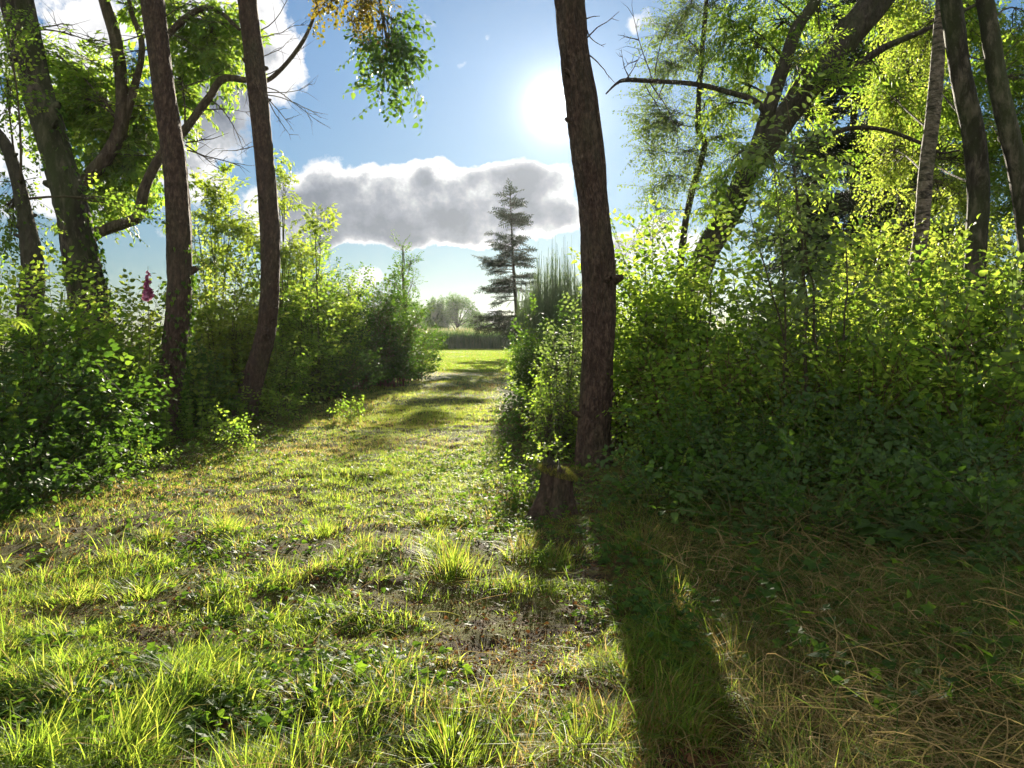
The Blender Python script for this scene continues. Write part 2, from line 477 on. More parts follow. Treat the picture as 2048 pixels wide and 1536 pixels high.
def leaves_on(anchors, tms, scale, leaves, twigs, r, keep=1.0, **kw):
    if not anchors: return
    A = np.array([a[0] for a in anchors]); D = np.array([a[1] for a in anchors])
    m = r.random(len(A)) < keep
    scatter(tms, A[m], D[m], scale * r.uniform(.75, 1.25, m.sum()), leaves, twigs, r, **kw)

# ------------------------------------------------------------------ materials
def newmat(name):
    m = bpy.data.materials.new(name); m.use_nodes = True
    t = m.node_tree; t.nodes.clear()
    o = t.nodes.new('ShaderNodeOutputMaterial')
    return m, t, o
def pbsdf(t, col, rough=.7, spec=.3, normal=None):
    b = t.nodes.new('ShaderNodeBsdfPrincipled')
    if isinstance(col, tuple): b.inputs['Base Color'].default_value = (*col, 1)
    else: t.links.new(col, b.inputs['Base Color'])
    if isinstance(rough, float): b.inputs['Roughness'].default_value = rough
    else: t.links.new(rough, b.inputs['Roughness'])
    b.inputs['Specular IOR Level'].default_value = spec
    if normal is not None: t.links.new(normal, b.inputs['Normal'])
    return b
def noise(t, scale, detail=5, rough=.6, vec=None, dist=0.0):
    n = t.nodes.new('ShaderNodeTexNoise'); n.inputs['Scale'].default_value = scale
    n.inputs['Detail'].default_value = detail; n.inputs['Roughness'].default_value = rough
    n.inputs['Distortion'].default_value = dist
    if vec is not None: t.links.new(vec, n.inputs['Vector'])
    return n.outputs['Fac']
def wpos(t, scale=(1, 1, 1)):
    g = t.nodes.new('ShaderNodeTexCoord'); m = t.nodes.new('ShaderNodeMapping')
    m.inputs['Scale'].default_value = scale
    t.links.new(g.outputs['Object'], m.inputs[0]); return m.outputs[0]
def bump(t, h, strength, dist):
    b = t.nodes.new('ShaderNodeBump'); b.inputs['Strength'].default_value = strength; b.inputs['Distance'].default_value = dist
    t.links.new(h, b.inputs['Height']); return b.outputs[0]

def leafmat(name, stops, tstops, trans=.5, rough=.5, spec=.18):
    """stops: reflected colour over the per-leaf random value; tstops: colour of the light passing through"""
    m, t, o = newmat(name)
    a = t.nodes.new('ShaderNodeAttribute'); a.attribute_name = 'rnd'
    c = ramp(t, a.outputs['Fac'], stops); c2 = ramp(t, a.outputs['Fac'], tstops)
    p = pbsdf(t, c, rough, spec)
    tr = t.nodes.new('ShaderNodeBsdfTranslucent'); t.links.new(c2, tr.inputs[0])
    mx = t.nodes.new('ShaderNodeMixShader'); mx.inputs[0].default_value = trans
    t.links.new(p.outputs[0], mx.inputs[1]); t.links.new(tr.outputs[0], mx.inputs[2])
    t.links.new(mx.outputs[0], o.inputs[0])
    return m
M = {}
M['leaf'] = leafmat('fresh_leaf', [(0, (.035, .075, .012)), (.6, (.06, .12, .018)), (1, (.10, .16, .025))],
                    [(0, (.13, .27, .025)), (.6, (.34, .50, .045)), (1, (.58, .66, .09))], .55)
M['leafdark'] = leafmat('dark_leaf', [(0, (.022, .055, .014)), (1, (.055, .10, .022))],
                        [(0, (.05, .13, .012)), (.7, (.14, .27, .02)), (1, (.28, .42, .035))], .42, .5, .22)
M['leafyellow'] = leafmat('birch_leaf', [(0, (.05, .09, .012)), (1, (.12, .17, .02))],
                          [(0, (.2, .33, .03)), (.6, (.40, .50, .06)), (1, (.62, .66, .11))], .58)
M['leafgrey'] = leafmat('grey_green_leaf', [(0, (.05, .085, .035)), (1, (.12, .16, .07))],
                        [(0, (.12, .2, .04)), (1, (.3, .4, .08))], .45, .55)
M['leafamber'] = leafmat('amber_leaf', [(0, (.04, .05, .012)), (.5, (.09, .06, .012)), (1, (.16, .09, .02))],
                         [(0, (.12, .15, .012)), (.6, (.24, .19, .015)), (1, (.40, .25, .03))], .5)
M['elder'] = leafmat('elder_leaf', [(0, (.05, .09, .02)), (1, (.12, .17, .035))],
                     [(0, (.2, .32, .02)), (1, (.5, .6, .06))], .55)
M['flower'] = leafmat('cream_flower', [(0, (.55, .55, .35)), (1, (.7, .68, .5))], [(0, (.5, .5, .25)), (1, (.6, .6, .35))], .4)
M['ivy'] = leafmat('ivy_leaf', [(0, (.02, .05, .012)), (1, (.05, .10, .02))],
                   [(0, (.06, .14, .012)), (.7, (.2, .36, .02)), (1, (.36, .52, .03))], .45, .55, .09)
M['grass'] = leafmat('grass_blade', [(0, (.035, .08, .01)), (.45, (.07, .13, .018)), (.72, (.11, .16, .025)), (.80, (.22, .13, .045)), (1, (.36, .26, .11))],
                     [(0, (.15, .28, .025)), (.45, (.38, .52, .045)), (.72, (.64, .68, .09)), (.80, (.42, .27, .07)), (1, (.55, .42, .16))], .6, .5)
M['hay'] = leafmat('cut_grass', [(0, (.035, .07, .018)), (.35, (.09, .12, .03)), (.55, (.2, .14, .055)), (1, (.34, .25, .12))],
                   [(0, (.14, .24, .03)), (.35, (.28, .32, .06)), (1, (.36, .25, .10))], .4, .75, .06)
M['litter'] = leafmat('withered_leaf', [(0, (.04, .022, .012)), (1, (.16, .08, .035))], [(0, (.08, .03, .01)), (1, (.25, .12, .03))], .3, .7, .1)
M['moss'] = leafmat('moss', [(0, (.05, .06, .012)), (.5, (.13, .13, .02)), (1, (.22, .17, .05))],
                    [(0, (.15, .2, .02)), (1, (.4, .38, .06))], .4, .8, .1)
M['crop'] = leafmat('crop_leaf', [(0, (.04, .08, .025)), (.8, (.07, .11, .04)), (1, (.22, .2, .11))],
                    [(0, (.06, .13, .03)), (.8, (.12, .2, .05)), (1, (.3, .28, .14))], .5)
M['needle'] = leafmat('needles', [(0, (.018, .035, .016)), (1, (.04, .06, .025))], [(0, (.02, .045, .012)), (1, (.06, .09, .02))], .25, .5)
M['pink'] = leafmat('foxglove_bell', [(0, (.30, .06, .15)), (1, (.5, .2, .32))], [(0, (.35, .07, .17)), (1, (.5, .2, .3))], .4, .6)
M['broom'] = leafmat('broom_twig', [(0, (.06, .10, .05)), (1, (.15, .2, .11))], [(0, (.12, .2, .06)), (1, (.25, .34, .12))], .35, .6)

def barkmat(name, dark, mid, light, moss=(.05, .075, .015), mossamt=.4, sc_=(1, 1, .35), birch=False, grain=14):
    m, t, o = newmat(name)
    v = wpos(t, sc_)
    n1 = noise(t, grain, 8, .7, v, .4); n2 = noise(t, 2.3, 4, .6, v); n3 = noise(t, 45, 4, .6, v)
    vo = t.nodes.new('ShaderNodeTexVoronoi'); vo.inputs['Scale'].default_value = grain * 1.6; t.links.new(v, vo.inputs['Vector'])
    c = ramp(t, n1, [(.3, dark), (.5, mid), (.72, light)])
    if birch:
        v2 = wpos(t, (1.2, 1.2, 5)); b = noise(t, 5, 6, .65, v2, .5)
        f = ramp(t, b, [(.47, (0, 0, 0)), (.60, (1, 1, 1))])
        c = mixc(t, f, c, (.03, .026, .02))
    f2 = ramp(t, n2, [(.5 - .15 * mossamt, (0, 0, 0)), (.72, (1, 1, 1))])
    f3 = mathn(t, 'MULTIPLY', f2, mossamt)
    c = mixc(t, f3, c, moss)
    spots = ramp(t, n3, [(.62, (0, 0, 0)), (.7, (1, 1, 1))])
    c = mixc(t, mathn(t, 'MULTIPLY', spots, .35), c, light)
    h = mathn(t, 'ADD', n1, mathn(t, 'MULTIPLY', vo.outputs['Distance'], .6))
    p = pbsdf(t, c, .85, .25, bump(t, h, 1.0, .05))
    t.links.new(p.outputs[0], o.inputs[0]); return m
M['bark'] = barkmat('mossy_bark', (.025, .018, .012), (.07, .05, .034), (.16, .13, .09))
M['bark_pale'] = barkmat('lichen_bark', (.010, .008, .005), (.028, .022, .015), (.19, .155, .115), (.05, .075, .015), .6, grain=8)
M['bark_main'] = barkmat('red_brown_bark', (.015, .009, .006), (.055, .034, .023), (.15, .10, .07), (.06, .075, .03), .35, (1, 1, .4), grain=24)
M['bark_birch'] = barkmat('birch_bark', (.10, .08, .055), (.20, .165, .12), (.36, .31, .24), (.07, .08, .03), .6, (1, 1, 1), True)
M['bark_dark'] = barkmat('dark_bark', (.015, .012, .01), (.04, .032, .024), (.09, .075, .055), mossamt=.5)
M['stem'] = barkmat('twig_bark', (.03, .025, .015), (.07, .055, .03), (.12, .1, .06), mossamt=.2)
M['greenstem'] = barkmat('green_stem', (.05, .06, .015), (.09, .1, .03), (.15, .15, .06), mossamt=.1)
M['reddish'] = barkmat('red_stem', (.07, .03, .02), (.12, .06, .035), (.18, .1, .06), mossamt=.1)

# ------------------------------------------------------------------ ground
def groundmat():
    m, t, o = newmat('ground_soil')
    v = wpos(t)
    big = noise(t, .45, 4, .6, v); med = noise(t, 3.2, 7, .68, v, .3); fine = noise(t, 38, 6, .75, v); vf = noise(t, 140, 3, .7, v)
    soil = ramp(t, fine, [(.3, (.010, .007, .004)), (.5, (.036, .025, .013)), (.74, (.13, .09, .042))])
    moss = ramp(t, vf, [(.3, (.03, .04, .008)), (.55, (.11, .12, .02)), (.8, (.24, .21, .05))])
    f = ramp(t, med, [(.42, (0, 0, 0)), (.56, (1, 1, 1))])
    c = mixc(t, f, soil, moss)
    # further off the sward closes
    g = t.nodes.new('ShaderNodeNewGeometry'); s = t.nodes.new('ShaderNodeSeparateXYZ'); t.links.new(g.outputs['Position'], s.inputs[0])
    far = mathn(t, 'MULTIPLY_ADD', s.outputs[1], 1 / 10, -1.3, clamp=True)
    lawn = ramp(t, noise(t, 6, 8, .7, v), [(.3, (.035, .06, .012)), (.6, (.065, .09, .02)), (.8, (.12, .12, .04))])
    c = mixc(t, mathn(t, 'MULTIPLY', far, .85), c, lawn)
    h = mathn(t, 'ADD', fine, mathn(t, 'MULTIPLY', vf, .5))
    p = pbsdf(t, c, .95, .15, bump(t, h, .8, .03))
    t.links.new(p.outputs[0], o.inputs[0]); return m
def axis(lo, hi, fine, core):
    v = [0.0]; s = fine
    xs = list(np.arange(core[0], core[1] + 1e-6, fine))
    s = fine; x = xs[-1]
    while x < hi: s *= 1.13; x += s; xs.append(min(x, hi))
    s = fine; x = xs[0]; left = []
    while x > lo: s *= 1.13; x -= s; left.append(max(x, lo))
    return np.array(left[::-1] + xs)
gx = axis(-3000, 3000, .045, (-7, 7)); gy = axis(-60, 4500, .045, (1.5, 14))
GX, GY = np.meshgrid(gx, gy)
GZ = gh(GX, GY)
near = (np.clip(1 - (np.abs(GX) - 7) / 3, 0, 1) * np.clip(1 - (GY - 14) / 6, 0, 1))
nx, ny = len(gx), len(gy)
i = (np.arange(ny - 1)[:, None] * nx + np.arange(nx - 1)[None]).ravel()
GF = np.stack([i, i + 1, i + nx + 1, i + nx], -1)
go = mesh_obj('ground', np.stack([GX, GY, GZ], -1).reshape(-1, 3), GF, groundmat(), smooth=True)
tag(go, 'uneven woodland ride and mown field of soil, moss and grass', 'ground', kind='structure')

# ------------------------------------------------------------------ grass and ground cover
def blades(geo, x, y, z, h, wd, lean, az, r, R, segs=3, face=None):
    """vectorised bent blades; lean = horizontal throw at the tip as a share of h"""
    k = len(x)
    face = az + math.pi / 2 + r.normal(0, .6, k) if face is None else face
    s = np.linspace(0, 1, segs + 1)
    dx, dy = np.cos(az), np.sin(az)
    wx, wy = np.cos(face) * wd * .5, np.sin(face) * wd * .5
    V = np.zeros((k, 2 * segs + 1, 3))
    for j, u in enumerate(s):
        off = lean * h * u**1.8; up = h * (u - .28 * np.minimum(lean, 1.6) * u**2.2)
        cx, cyy, cz = x + dx * off, y + dy * off, z - .01 + up
        ww = (1 - u**1.6)
        if j < segs:
            V[:, 2 * j] = np.stack([cx - wx * ww, cyy - wy * ww, cz], -1)
            V[:, 2 * j + 1] = np.stack([cx + wx * ww, cyy + wy * ww, cz], -1)
        else: V[:, 2 * j] = np.stack([cx, cyy, cz], -1)
    T = []
    for j in range(segs - 1):
        a = 2 * j; T += [(a, a + 1, a + 3), (a, a + 3, a + 2)]
    a = 2 * (segs - 1); T += [(a, a + 1, a + 2)]
    T = np.array(T)
    F = (T[None] + (np.arange(k) * (2 * segs + 1))[:, None, None]).reshape(-1, 3)
    geo.add(V.reshape(-1, 3), F, np.repeat(R, len(T)))

def wedge(n, y0, y1, r, pad=.35, power=1.0):
    """points spread evenly per picture area between two distances"""
    # density proportional to 1/y^power
    u = r.random(n)
    if power == 1.0: y = y0 * (y1 / y0) ** u
    else:
        q = 1 - power; y = (y0**q + u * (y1**q - y0**q)) ** (1 / q)
    hw = y * .69 + pad
    return (r.random(n) * 2 - 1) * hw, y

def path_mask(x, y):
    """1 on the mown ride"""
    xl = np.interp(y, [0, 6, 10, 12, 20, 28, 34, 60], [-6.5, -4.2, -4.0, -3.7, -4.4, -3.6, -20, -30])
    xr = np.interp(y, [0, 5, 7, 12, 20, 28, 34, 60], [.9, .8, .3, -.1, -.2, .4, 20, 30])
    return np.clip((x - xl) / .5, 0, 1) * np.clip((xr - x) / .5, 0, 1)

def make_grass():
    g = Geo(); r = np.random.default_rng(21)
    # near sward
    x, y = wedge(400000, 1.7, 15, r, power=1.5)
    pm = path_mask(x, y)
    dens = .58 + 1.5 * fbm(x * .9, y * .9, 5, 3) + 2.6 * fbm(x * 3.6, y * 3.6, 9, 2)
    bare = np.exp(-(((x + 3.2) / 1.6)**2 + ((y - 6.6) / 1.5)**2)) * .55   # worn mossy patch on the left
    dens = dens - bare + .06 * (y < 4.2)
    dens = np.where(x > 1.1 + .02 * y, dens * .7, dens)
    keep = r.random(len(x)) < np.clip(dens, .05, 1) * np.where(pm > .3, 1, .45)
    x, y, pm = x[keep], y[keep], pm[keep]
    tall = np.clip(.5 + 1.8 * fbm(x * 1.4, y * 1.4, 2, 2) + 2.2 * fbm(x * 3.6, y * 3.6, 9, 2), .08, 2.0)
    h = (.025 + .075 * tall * np.clip(1.35 - y / 9, .35, 1)) * r.uniform(.5, 1.5, len(x))
    h = np.where(r.random(len(x)) < .08, h * 1.6, h * .85)
    dry = np.clip(.36 + .9 * fbm(x * .7, y * .7, 8, 3) + .2 * (x > 1.1), .03, .75)
    R = np.where(r.random(len(x)) < dry, r.uniform(.78, 1, len(x)), r.uniform(0, .73, len(x)))
    h = np.where(R > .77, h * .75, h) * np.where(y < 4.5, .85, 1)
    blades(g, x, y, gh(x, y), h, r.uniform(.0022, .0075, len(x)) * (1 + y * .03), r.uniform(.2, 1.7, len(x)), 8 * fbm(x * 2.2, y * 2.2, 15, 2) + r.normal(0, 1.3, len(x)), r, R)
    x, y = wedge(420000, 5.5, 15, r, power=1.25)
    m = (x > -6) & (x < 3) & (path_mask(x, y) > r.random(len(x)) * .8); x, y = x[m], y[m]
    d = np.clip(.55 + 1.3 * fbm(x * 1.1, y * 1.1, 5, 3) + 1.5 * fbm(x * 4, y * 4, 9, 2), .1, 1) * np.clip((y - 5.5) / 2.5, 0, 1); m = r.random(len(x)) < d; x, y = x[m], y[m]
    dry = np.clip(.26 + .8 * fbm(x * .7, y * .7, 8, 3), .05, .7)
    R = np.where(r.random(len(x)) < dry, r.uniform(.78, 1, len(x)), r.uniform(.1, .76, len(x)))
    blades(g, x, y, gh(x, y), r.uniform(.02, .08, len(x)), r.uniform(.004, .008, len(x)), r.uniform(.3, 1.6, len(x)), r.uniform(0, 6.28, len(x)), r, R, 2)
    # ride further off
    x, y = wedge(330000, 12, 31, r, power=1.3)
    m = (x > -7) & (x < 3) & (path_mask(x, y) > r.random(len(x)) * .8)
    x, y = x[m], y[m]
    d = np.clip(.85 + 1.4 * fbm(x * 1.3, y * 1.3, 4, 3), .08, 1); m = r.random(len(x)) < d; x, y = x[m], y[m]
    dry = np.clip(.28 + .8 * fbm(x * .6, y * .6, 8, 3), .05, .75)
    R = np.where(r.random(len(x)) < dry, r.uniform(.78, 1, len(x)), r.uniform(.2, .76, len(x)))
    blades(g, x, y, gh(x, y), r.uniform(.03, .09, len(x)), r.uniform(.006, .012, len(x)), r.uniform(.2, 1.3, len(x)), r.uniform(0, 6.28, len(x)), r, R, 2)
    # mown field
    n = 150000
    y = 28 * (64 / 28) ** r.random(n); x = r.uniform(-.18, .12, n) * y * r.uniform(.5, 1.6, n) - 1
    R = np.where(r.random(n) < .16, r.uniform(.78, 1, n), r.uniform(.0, .42, n))
    blades(g, x, y, gh(x, y), r.uniform(.03, .09, n), r.uniform(.015, .035, n), r.uniform(.1, 1., n), r.uniform(0, 6.28, n), r, R, 2)
    return tag(g.obj('grass', M['grass']), 'short patchy green and straw grass covering the ride and field', 'grass', kind='stuff')
make_grass()

def make_moss():
    g = Geo(); r = np.random.default_rng(5)
    x, y = wedge(260000, 2.3, 15, r, power=1.45)
    m = (path_mask(x, y) > .2) & (r.random(len(x)) < np.clip(.55 + 1.8 * fbm(x * 1.7, y * 1.7, 6, 3), .02, 1))
    x, y = x[m], y[m]; k = len(x)
    blades(g, x, y, gh(x, y), r.uniform(.008, .026, k), r.uniform(.005, .012, k) * (1 + y * .05), r.uniform(.2, 1.5, k), r.uniform(0, 6.28, k), r, r.random(k), 1)
    return tag(g.obj('moss', M['moss']), 'low yellow-brown moss cushions between the grass on the ride', 'moss', kind='stuff')
make_moss()

def make_cover():
    g = Geo(); r = np.random.default_rng(6)
    tm = Tmpl(); tm.leaf(LEAF_IV, np.zeros(3), (1, 0, 0), 1.0); tm.done()
    tb = Tmpl(); tb.leaf(LEAF_OV, np.zeros(3), (1, 0, 0), 1.0, wid=1.25); tb.done()
    for t, n, s0, s1 in ((tm, 52000, .03, .065), (tb, 60000, .018, .045)):
        x, y = wedge(n, 2.6, 24, r, power=1.2)
        m = (x > -10) & (x < 8)
        x, y = x[m], y[m]; pm = path_mask(x, y)
        d = np.clip(.12 + 1.3 * fbm(x * 1.1 + 9, y * 1.1, 3, 3), .0, 1) * np.where(pm > .5, .55, 1.0)
        # ivy carpet at the foot of the left bank and round the trunk on the right
        d = d + .8 * np.exp(-((x + 3.7 + .03 * (y - 9))**2 / .5 + (y - 10.5)**2 / 8)) + .5 * np.exp(-((x - .1)**2 / .8 + (y - 8.5)**2 / 4)) + .4 * (pm < .5) * (x < 0) + .16 * (x > 1.2) * (vnoise(x * 1.5, y * 1.5, 4) > 0)
        d = np.where(x > 1.0, np.minimum(d, .10), d)
        m = r.random(len(x)) < d; x, y = x[m], y[m]; k = len(x)
        z = gh(x, y) + r.uniform(.008, .07, k) * (1 + (path_mask(x, y) < .5) * 1.2 + (x > 1.2) * 1.6)
        a = r.uniform(0, 6.28, k)
        dd = np.stack([np.cos(a), np.sin(a), r.normal(0, .3, k)], -1)
        Mx = frame(dd, roll=r.normal(0, .45, k)) * (r.uniform(s0, s1, k) * (1 + .5 * (x > 1.2)))[:, None, None]
        put(t, Mx, np.stack([x, y, z], -1), g, None, r)
    return tag(g.obj('ground_cover', M['ivy']), 'low ivy and clover leaves creeping among the grass', 'ground cover', kind='stuff')
make_cover()

def ribbons(geo, pts, wd, r, R):
    """pts (k,m,3) ribbons"""
    k, m, _ = pts.shape
    t = np.gradient(pts, axis=1); sidev = np.cross(t, r.normal(size=(k, 1, 3)) * .5 + np.array([0, 0, 1.0]))
    sidev /= np.linalg.norm(sidev, axis=2, keepdims=True) + 1e-9
    s = np.linspace(0, 1, m); ww = (wd[:, None] * (1 - .75 * s[None]**2))[:, :, None]
    A = pts - sidev * ww * .5; B = pts + sidev * ww * .5
    V = np.stack([A, B], 2).reshape(k, 2 * m, 3)
    T = []
    for j in range(m - 1):
        a = 2 * j; T += [(a, a + 1, a + 3), (a, a + 3, a + 2)]
    T = np.array(T); F = (T[None] + (np.arange(k) * 2 * m)[:, None, None]).reshape(-1, 3)
    geo.add(V.reshape(-1, 3), F, np.repeat(R, len(T)))

def make_hay():
    g = Geo(); r = np.random.default_rng(8)
    x, y = wedge(60000, 1.9, 9, r, power=1.3)
    edge = 1.15 + .35 * fbm(y * .8, x * 0, 1, 2)
    m = ((x > edge) & (r.random(len(x)) < np.clip(.8 + 1.2 * fbm(x, y, 4, 2), .2, 1))) | (r.random(len(x)) < .045)
    x, y = x[m], y[m]; k = len(x)
    L = r.uniform(.06, .42, k); a = r.uniform(0, 6.28, k); s = np.linspace(0, 1, 6)[None]
    cur = r.normal(0, 1.1, k)[:, None]
    an = a[:, None] + cur * s
    arch = r.uniform(.0, .28, k)[:, None] * L[:, None]
    z0 = gh(x, y)[:, None] + (r.random(k)**1.7 * .22 + .005)[:, None] * (x[:, None] > .8) + .012
    ds = L[:, None] / 5
    X = x[:, None] + np.cumsum(np.cos(an) * ds, 1); Y = y[:, None] + np.cumsum(np.sin(an) * ds, 1)
    Z = z0 + arch * np.sin(s * math.pi * r.uniform(.5, 1, k)[:, None]) + r.normal(0, .05, k)[:, None] * s
    Z = np.maximum(Z, gh(X, Y) + .004)
    dry = np.clip(.32 + .30 * (y < 4.6) + .9 * fbm(x * .8, y * .8, 12, 2) + .5 * np.exp(-((x - 1.1)**2 / .12 + (y - 3.3)**2 / .6)), .08, .95)  # straw share; its last term paints a paler spot for the patch of sun
    R = np.where(r.random(k) < dry, r.uniform(.5, 1, k), r.uniform(0, .45, k))
    ribbons(g, np.stack([X, Y, Z], -1), r.uniform(.0018, .005, k), r, R)
    # upright long grass in the shade on the right
    k = 60000; x, y = wedge(k, 2.0, 9.5, r, power=1.3)
    m = (x > .9) ; x, y = x[m], y[m]; k = len(x)
    R = np.where(r.random(k) < .25 + .25 * (y < 4.2), r.uniform(.5, 1, k), r.uniform(0, .3, k))
    blades(g, x, y, gh(x, y), r.uniform(.06, .36, k) * np.clip(.7 + 1.2 * fbm(x, y, 3, 2), .3, 1.2), r.uniform(.003, .006, k), r.uniform(.3, 1.6, k), r.uniform(0, 6.28, k), r, R, 5)
    return tag(g.obj('cut_grass', M['hay']), 'tangled tan and green cut grass stalks lying on the shaded right side', 'cut grass', kind='stuff')
make_hay()

def make_litter():
    g = Geo(); r = np.random.default_rng(88)
    t = Tmpl(); t.leaf(LEAF_OV, np.zeros(3), (1, 0, 0), 1.0, wid=1.1); t.done()
    x, y = wedge(70000, 2.2, 14, r, power=1.4); m = r.random(len(x)) < np.where(path_mask(x, y) > .5, .35, .9) ; x, y = x[m], y[m]; k = len(x)
    a = r.uniform(0, 6.28, k); dd = np.stack([np.cos(a), np.sin(a), r.normal(0, .2, k)], -1)
    put(t, frame(dd, roll=r.normal(0, .7, k)) * (.006 + .028 * r.random(k)**4)[:, None, None], np.stack([x, y, gh(x, y) + .012], -1), g, None, r, 0, 1)
    return tag(g.obj('leaf_litter', M['litter']), 'small withered brown leaves scattered over the ground', 'leaf litter', kind='stuff')
make_litter()
def make_crumbs():
    g = Geo(); r = np.random.default_rng(89)
    x, y = wedge(150000, 1.9, 13, r, power=1.5); m = path_mask(x, y) > .1; x, y = x[m], y[m]; k = len(x)
    tv = np.array([(1, 0, 0), (-.5, .8, 0), (-.5, -.8, .1), (0, 0, .8)]); tf = np.array([(0, 1, 3), (1, 2, 3), (2, 0, 3)])
    t = Tmpl(); t.lv = tv; t.lf = tf; t.li = np.zeros(3, int); t.k = 1; t.tv = None
    Mx = frame(r.normal(size=(k, 3)) * [1, 1, .35], roll=r.normal(0, .5, k)) * (.002 + .009 * r.random(k)**3)[:, None, None]
    put(t, Mx, np.stack([x, y, gh(x, y)], -1), g, None, r)
    return tag(g.obj('soil_crumbs', M['litter']), 'loose brown crumbs of soil and debris between the grass', 'soil', kind='stuff')
make_crumbs()

# ------------------------------------------------------------------ far country
def far_tree(px, Y, top, wpx, r, label, seed, base_y=672, gap=.0, mat='leafdark'):
    r = np.random.default_rng(seed)
    base = P(px, 700, Y); base[2] = float(gh(base[0], base[1]))
    t = thing('tree', base, label, 'tree', 'trees beyond the field')
    H = P(px, top, Y)[2] - base[2]; W = wpx / FPX * Y / 2
    b = Geo(); lv = Geo(); pts = []
    tube(b, [base - [0, 0, .3], base + [0, 0, H * .4], base + [0, 0, H * .8]], [.28, .22, .08], 8)
    n = 14
    for i in range(n):
        c = base + np.array([r.uniform(-.75, .75) * W, r.uniform(-.5, .5) * W, H * r.uniform(.25, .88)])
        c[0] = base[0] + (c[0] - base[0]) * (1.1 - .6 * ((c[2] - base[2]) / H)**2)
        tube(b, [base + [0, 0, H * r.uniform(.1, .4)], (base + c) / 2 + [0, 0, H * .15], c], [.12, .08, .04], 5)
        k = 190; q = r.normal(size=(k, 3)); q /= np.linalg.norm(q, axis=1, keepdims=True)
        q *= (r.random((k, 1)) ** .35) * np.array([W * .34, W * .34, H * .15])
        pts.append(c + q)
    pts = np.concatenate(pts)
    scatter(SP_FINE, pts, r.normal(size=(len(pts), 3)), 2.3, lv, None, r)
    b.obj('trunk', M['bark_dark'], t); lv.obj('crown', M[mat], t)
far_tree(915, 135, 588, 100, rng, 'round-crowned dark tree standing right behind the far crop edge', 31)
far_tree(872, 125, 598, 50, rng, 'narrower dark tree at the left end of the far tree clump', 32)
far_tree(955, 150, 622, 60, rng, 'low spreading tree at the right end of the far tree clump', 33)
far_tree(985, 420, 646, 60, rng, 'tiny pale tree on the skyline between clump and spruce', 34)
far_tree(820, 150, 600, 90, rng, 'far tree half hidden behind the left bramble mound', 35)
far_tree(1130, 150, 590, 160, rng, 'far tree hidden behind the grey-green broom', 36)

def make_crop():
    r = np.random.default_rng(41); g = Geo()
    n = 60000
    y = 62 + 70 * r.random(n)**2.6; x = r.uniform(-16, 18, n) * (y / 62)
    k = n
    h = r.uniform(1.15, 1.75, k) + .12 * vnoise(x * .3, y * .3) 
    R = r.uniform(0, .8, k)
    blades(g, x, y, gh(x, y), h, r.uniform(.05, .11, k), r.uniform(.0, .45, k), r.uniform(0, 6.28, k), r, R, 3)
    m = r.random(k) < .2      # tassels
    z = gh(x[m], y[m]) + h[m] - .1
    blades(g, x[m], y[m], z, r.uniform(.15, .3, m.sum()), r.uniform(.03, .07, m.sum()), r.uniform(0, .5, m.sum()), r.uniform(0, 6.28, m.sum()), r, r.uniform(.85, 1, m.sum()), 2)
    return tag(g.obj('crop', M['crop']), 'tall dark green crop with pale tops edging the mown field', 'crop', kind='stuff')
make_crop()

def conifer(base, top, W, r, label, cat, mat='needle', trunk=.14, whorls=26, z0=.16, sc1=1.0, gaps=0.0, group=None, asym=None, perw=(4, 7), density=1.0):
    t = thing('spruce_tree', base, label, cat, group)
    base = np.array(base, float); top = np.array(top, float); H = top[2] - base[2]
    b = Geo(); lv = Geo(); A = []; D = []
    ax = lambda u: base + (top - base) * u + np.array([.06 * math.sin(u * 7) * (1 - u), 0, 0])
    us = np.linspace(0, 1, 14); pts = np.array([np.append(ax(u), trunk * (1 - .93 * u)) for u in us]); pts[0, 2] -= .3
    V, F, q = trunk_geo(pts, 12, .25, .04); 
    mesh_obj('trunk', V, F, M['bark_dark'], t, smooth=True)
    for i in range(whorls):
        u = z0 + (1 - z0) * min(.97, max(0, ((i + r.uniform(-.7, .7)) / whorls)))**.92
        L0 = W * (1 - u)**.75 * (.35 + .65 * min(1, (u - z0) * 6 + .45))
        for j in range(r.integers(*perw)):
            if r.random() < gaps: continue
            a = r.uniform(0, 6.28); L = L0 * r.uniform(.45, 1.2); uu = u; u = min(.97, max(z0, u + r.uniform(-.03, .03)))
            if asym: L *= 1 + asym * math.cos(a - math.pi) * .6
            s = np.linspace(0, 1, 6)[:, None]
            d = np.array([math.cos(a), math.sin(a), 0])
            rise = r.uniform(-.05, .2) + .35 * u
            path = ax(u) + s * d * L + np.array([0, 0, 1]) * (rise * L * s - .42 * L * (1 - u * .8) * s**2 + .12 * L * s**4)
            tube(b, path, .022 * sc1 * (1.1 - s[:, 0]) * (1.3 - u) + .003, 4)
            n = max(2, int(L / .13 * density))
            for k in range(n):
                v = .12 + .88 * (k + r.random()) / n; f = v * 5; ii = min(int(f), 4); ff = f - ii
                p = path[ii] * (1 - ff) + path[ii + 1] * ff; tt = path[ii + 1] - path[ii]; tt /= np.linalg.norm(tt)
                sd_ = np.array([-d[1], d[0], 0]) * (1 if r.random() < .5 else -1)
                A.append(p); D.append(tt * r.uniform(.5, 1.2) + sd_ * r.uniform(.1, .9) + [0, 0, r.uniform(-.45, .1)])
    for k in range(6): A.append(ax(.93 + .012 * k)); D.append(np.array([r.normal() * .5, r.normal() * .5, 1.]))
    scatter(SP_NEEDLE, np.array(A), np.array(D), sc1 * r.uniform(.7, 1.25, len(A)), lv, b, r)
    b.obj('branches', M['bark_dark'], t); lv.obj('needles', M[mat], t)
    return t
rs = np.random.default_rng(51)
bb = P(1036, 700, 42); bb[2] = float(gh(bb[0], bb[1]))
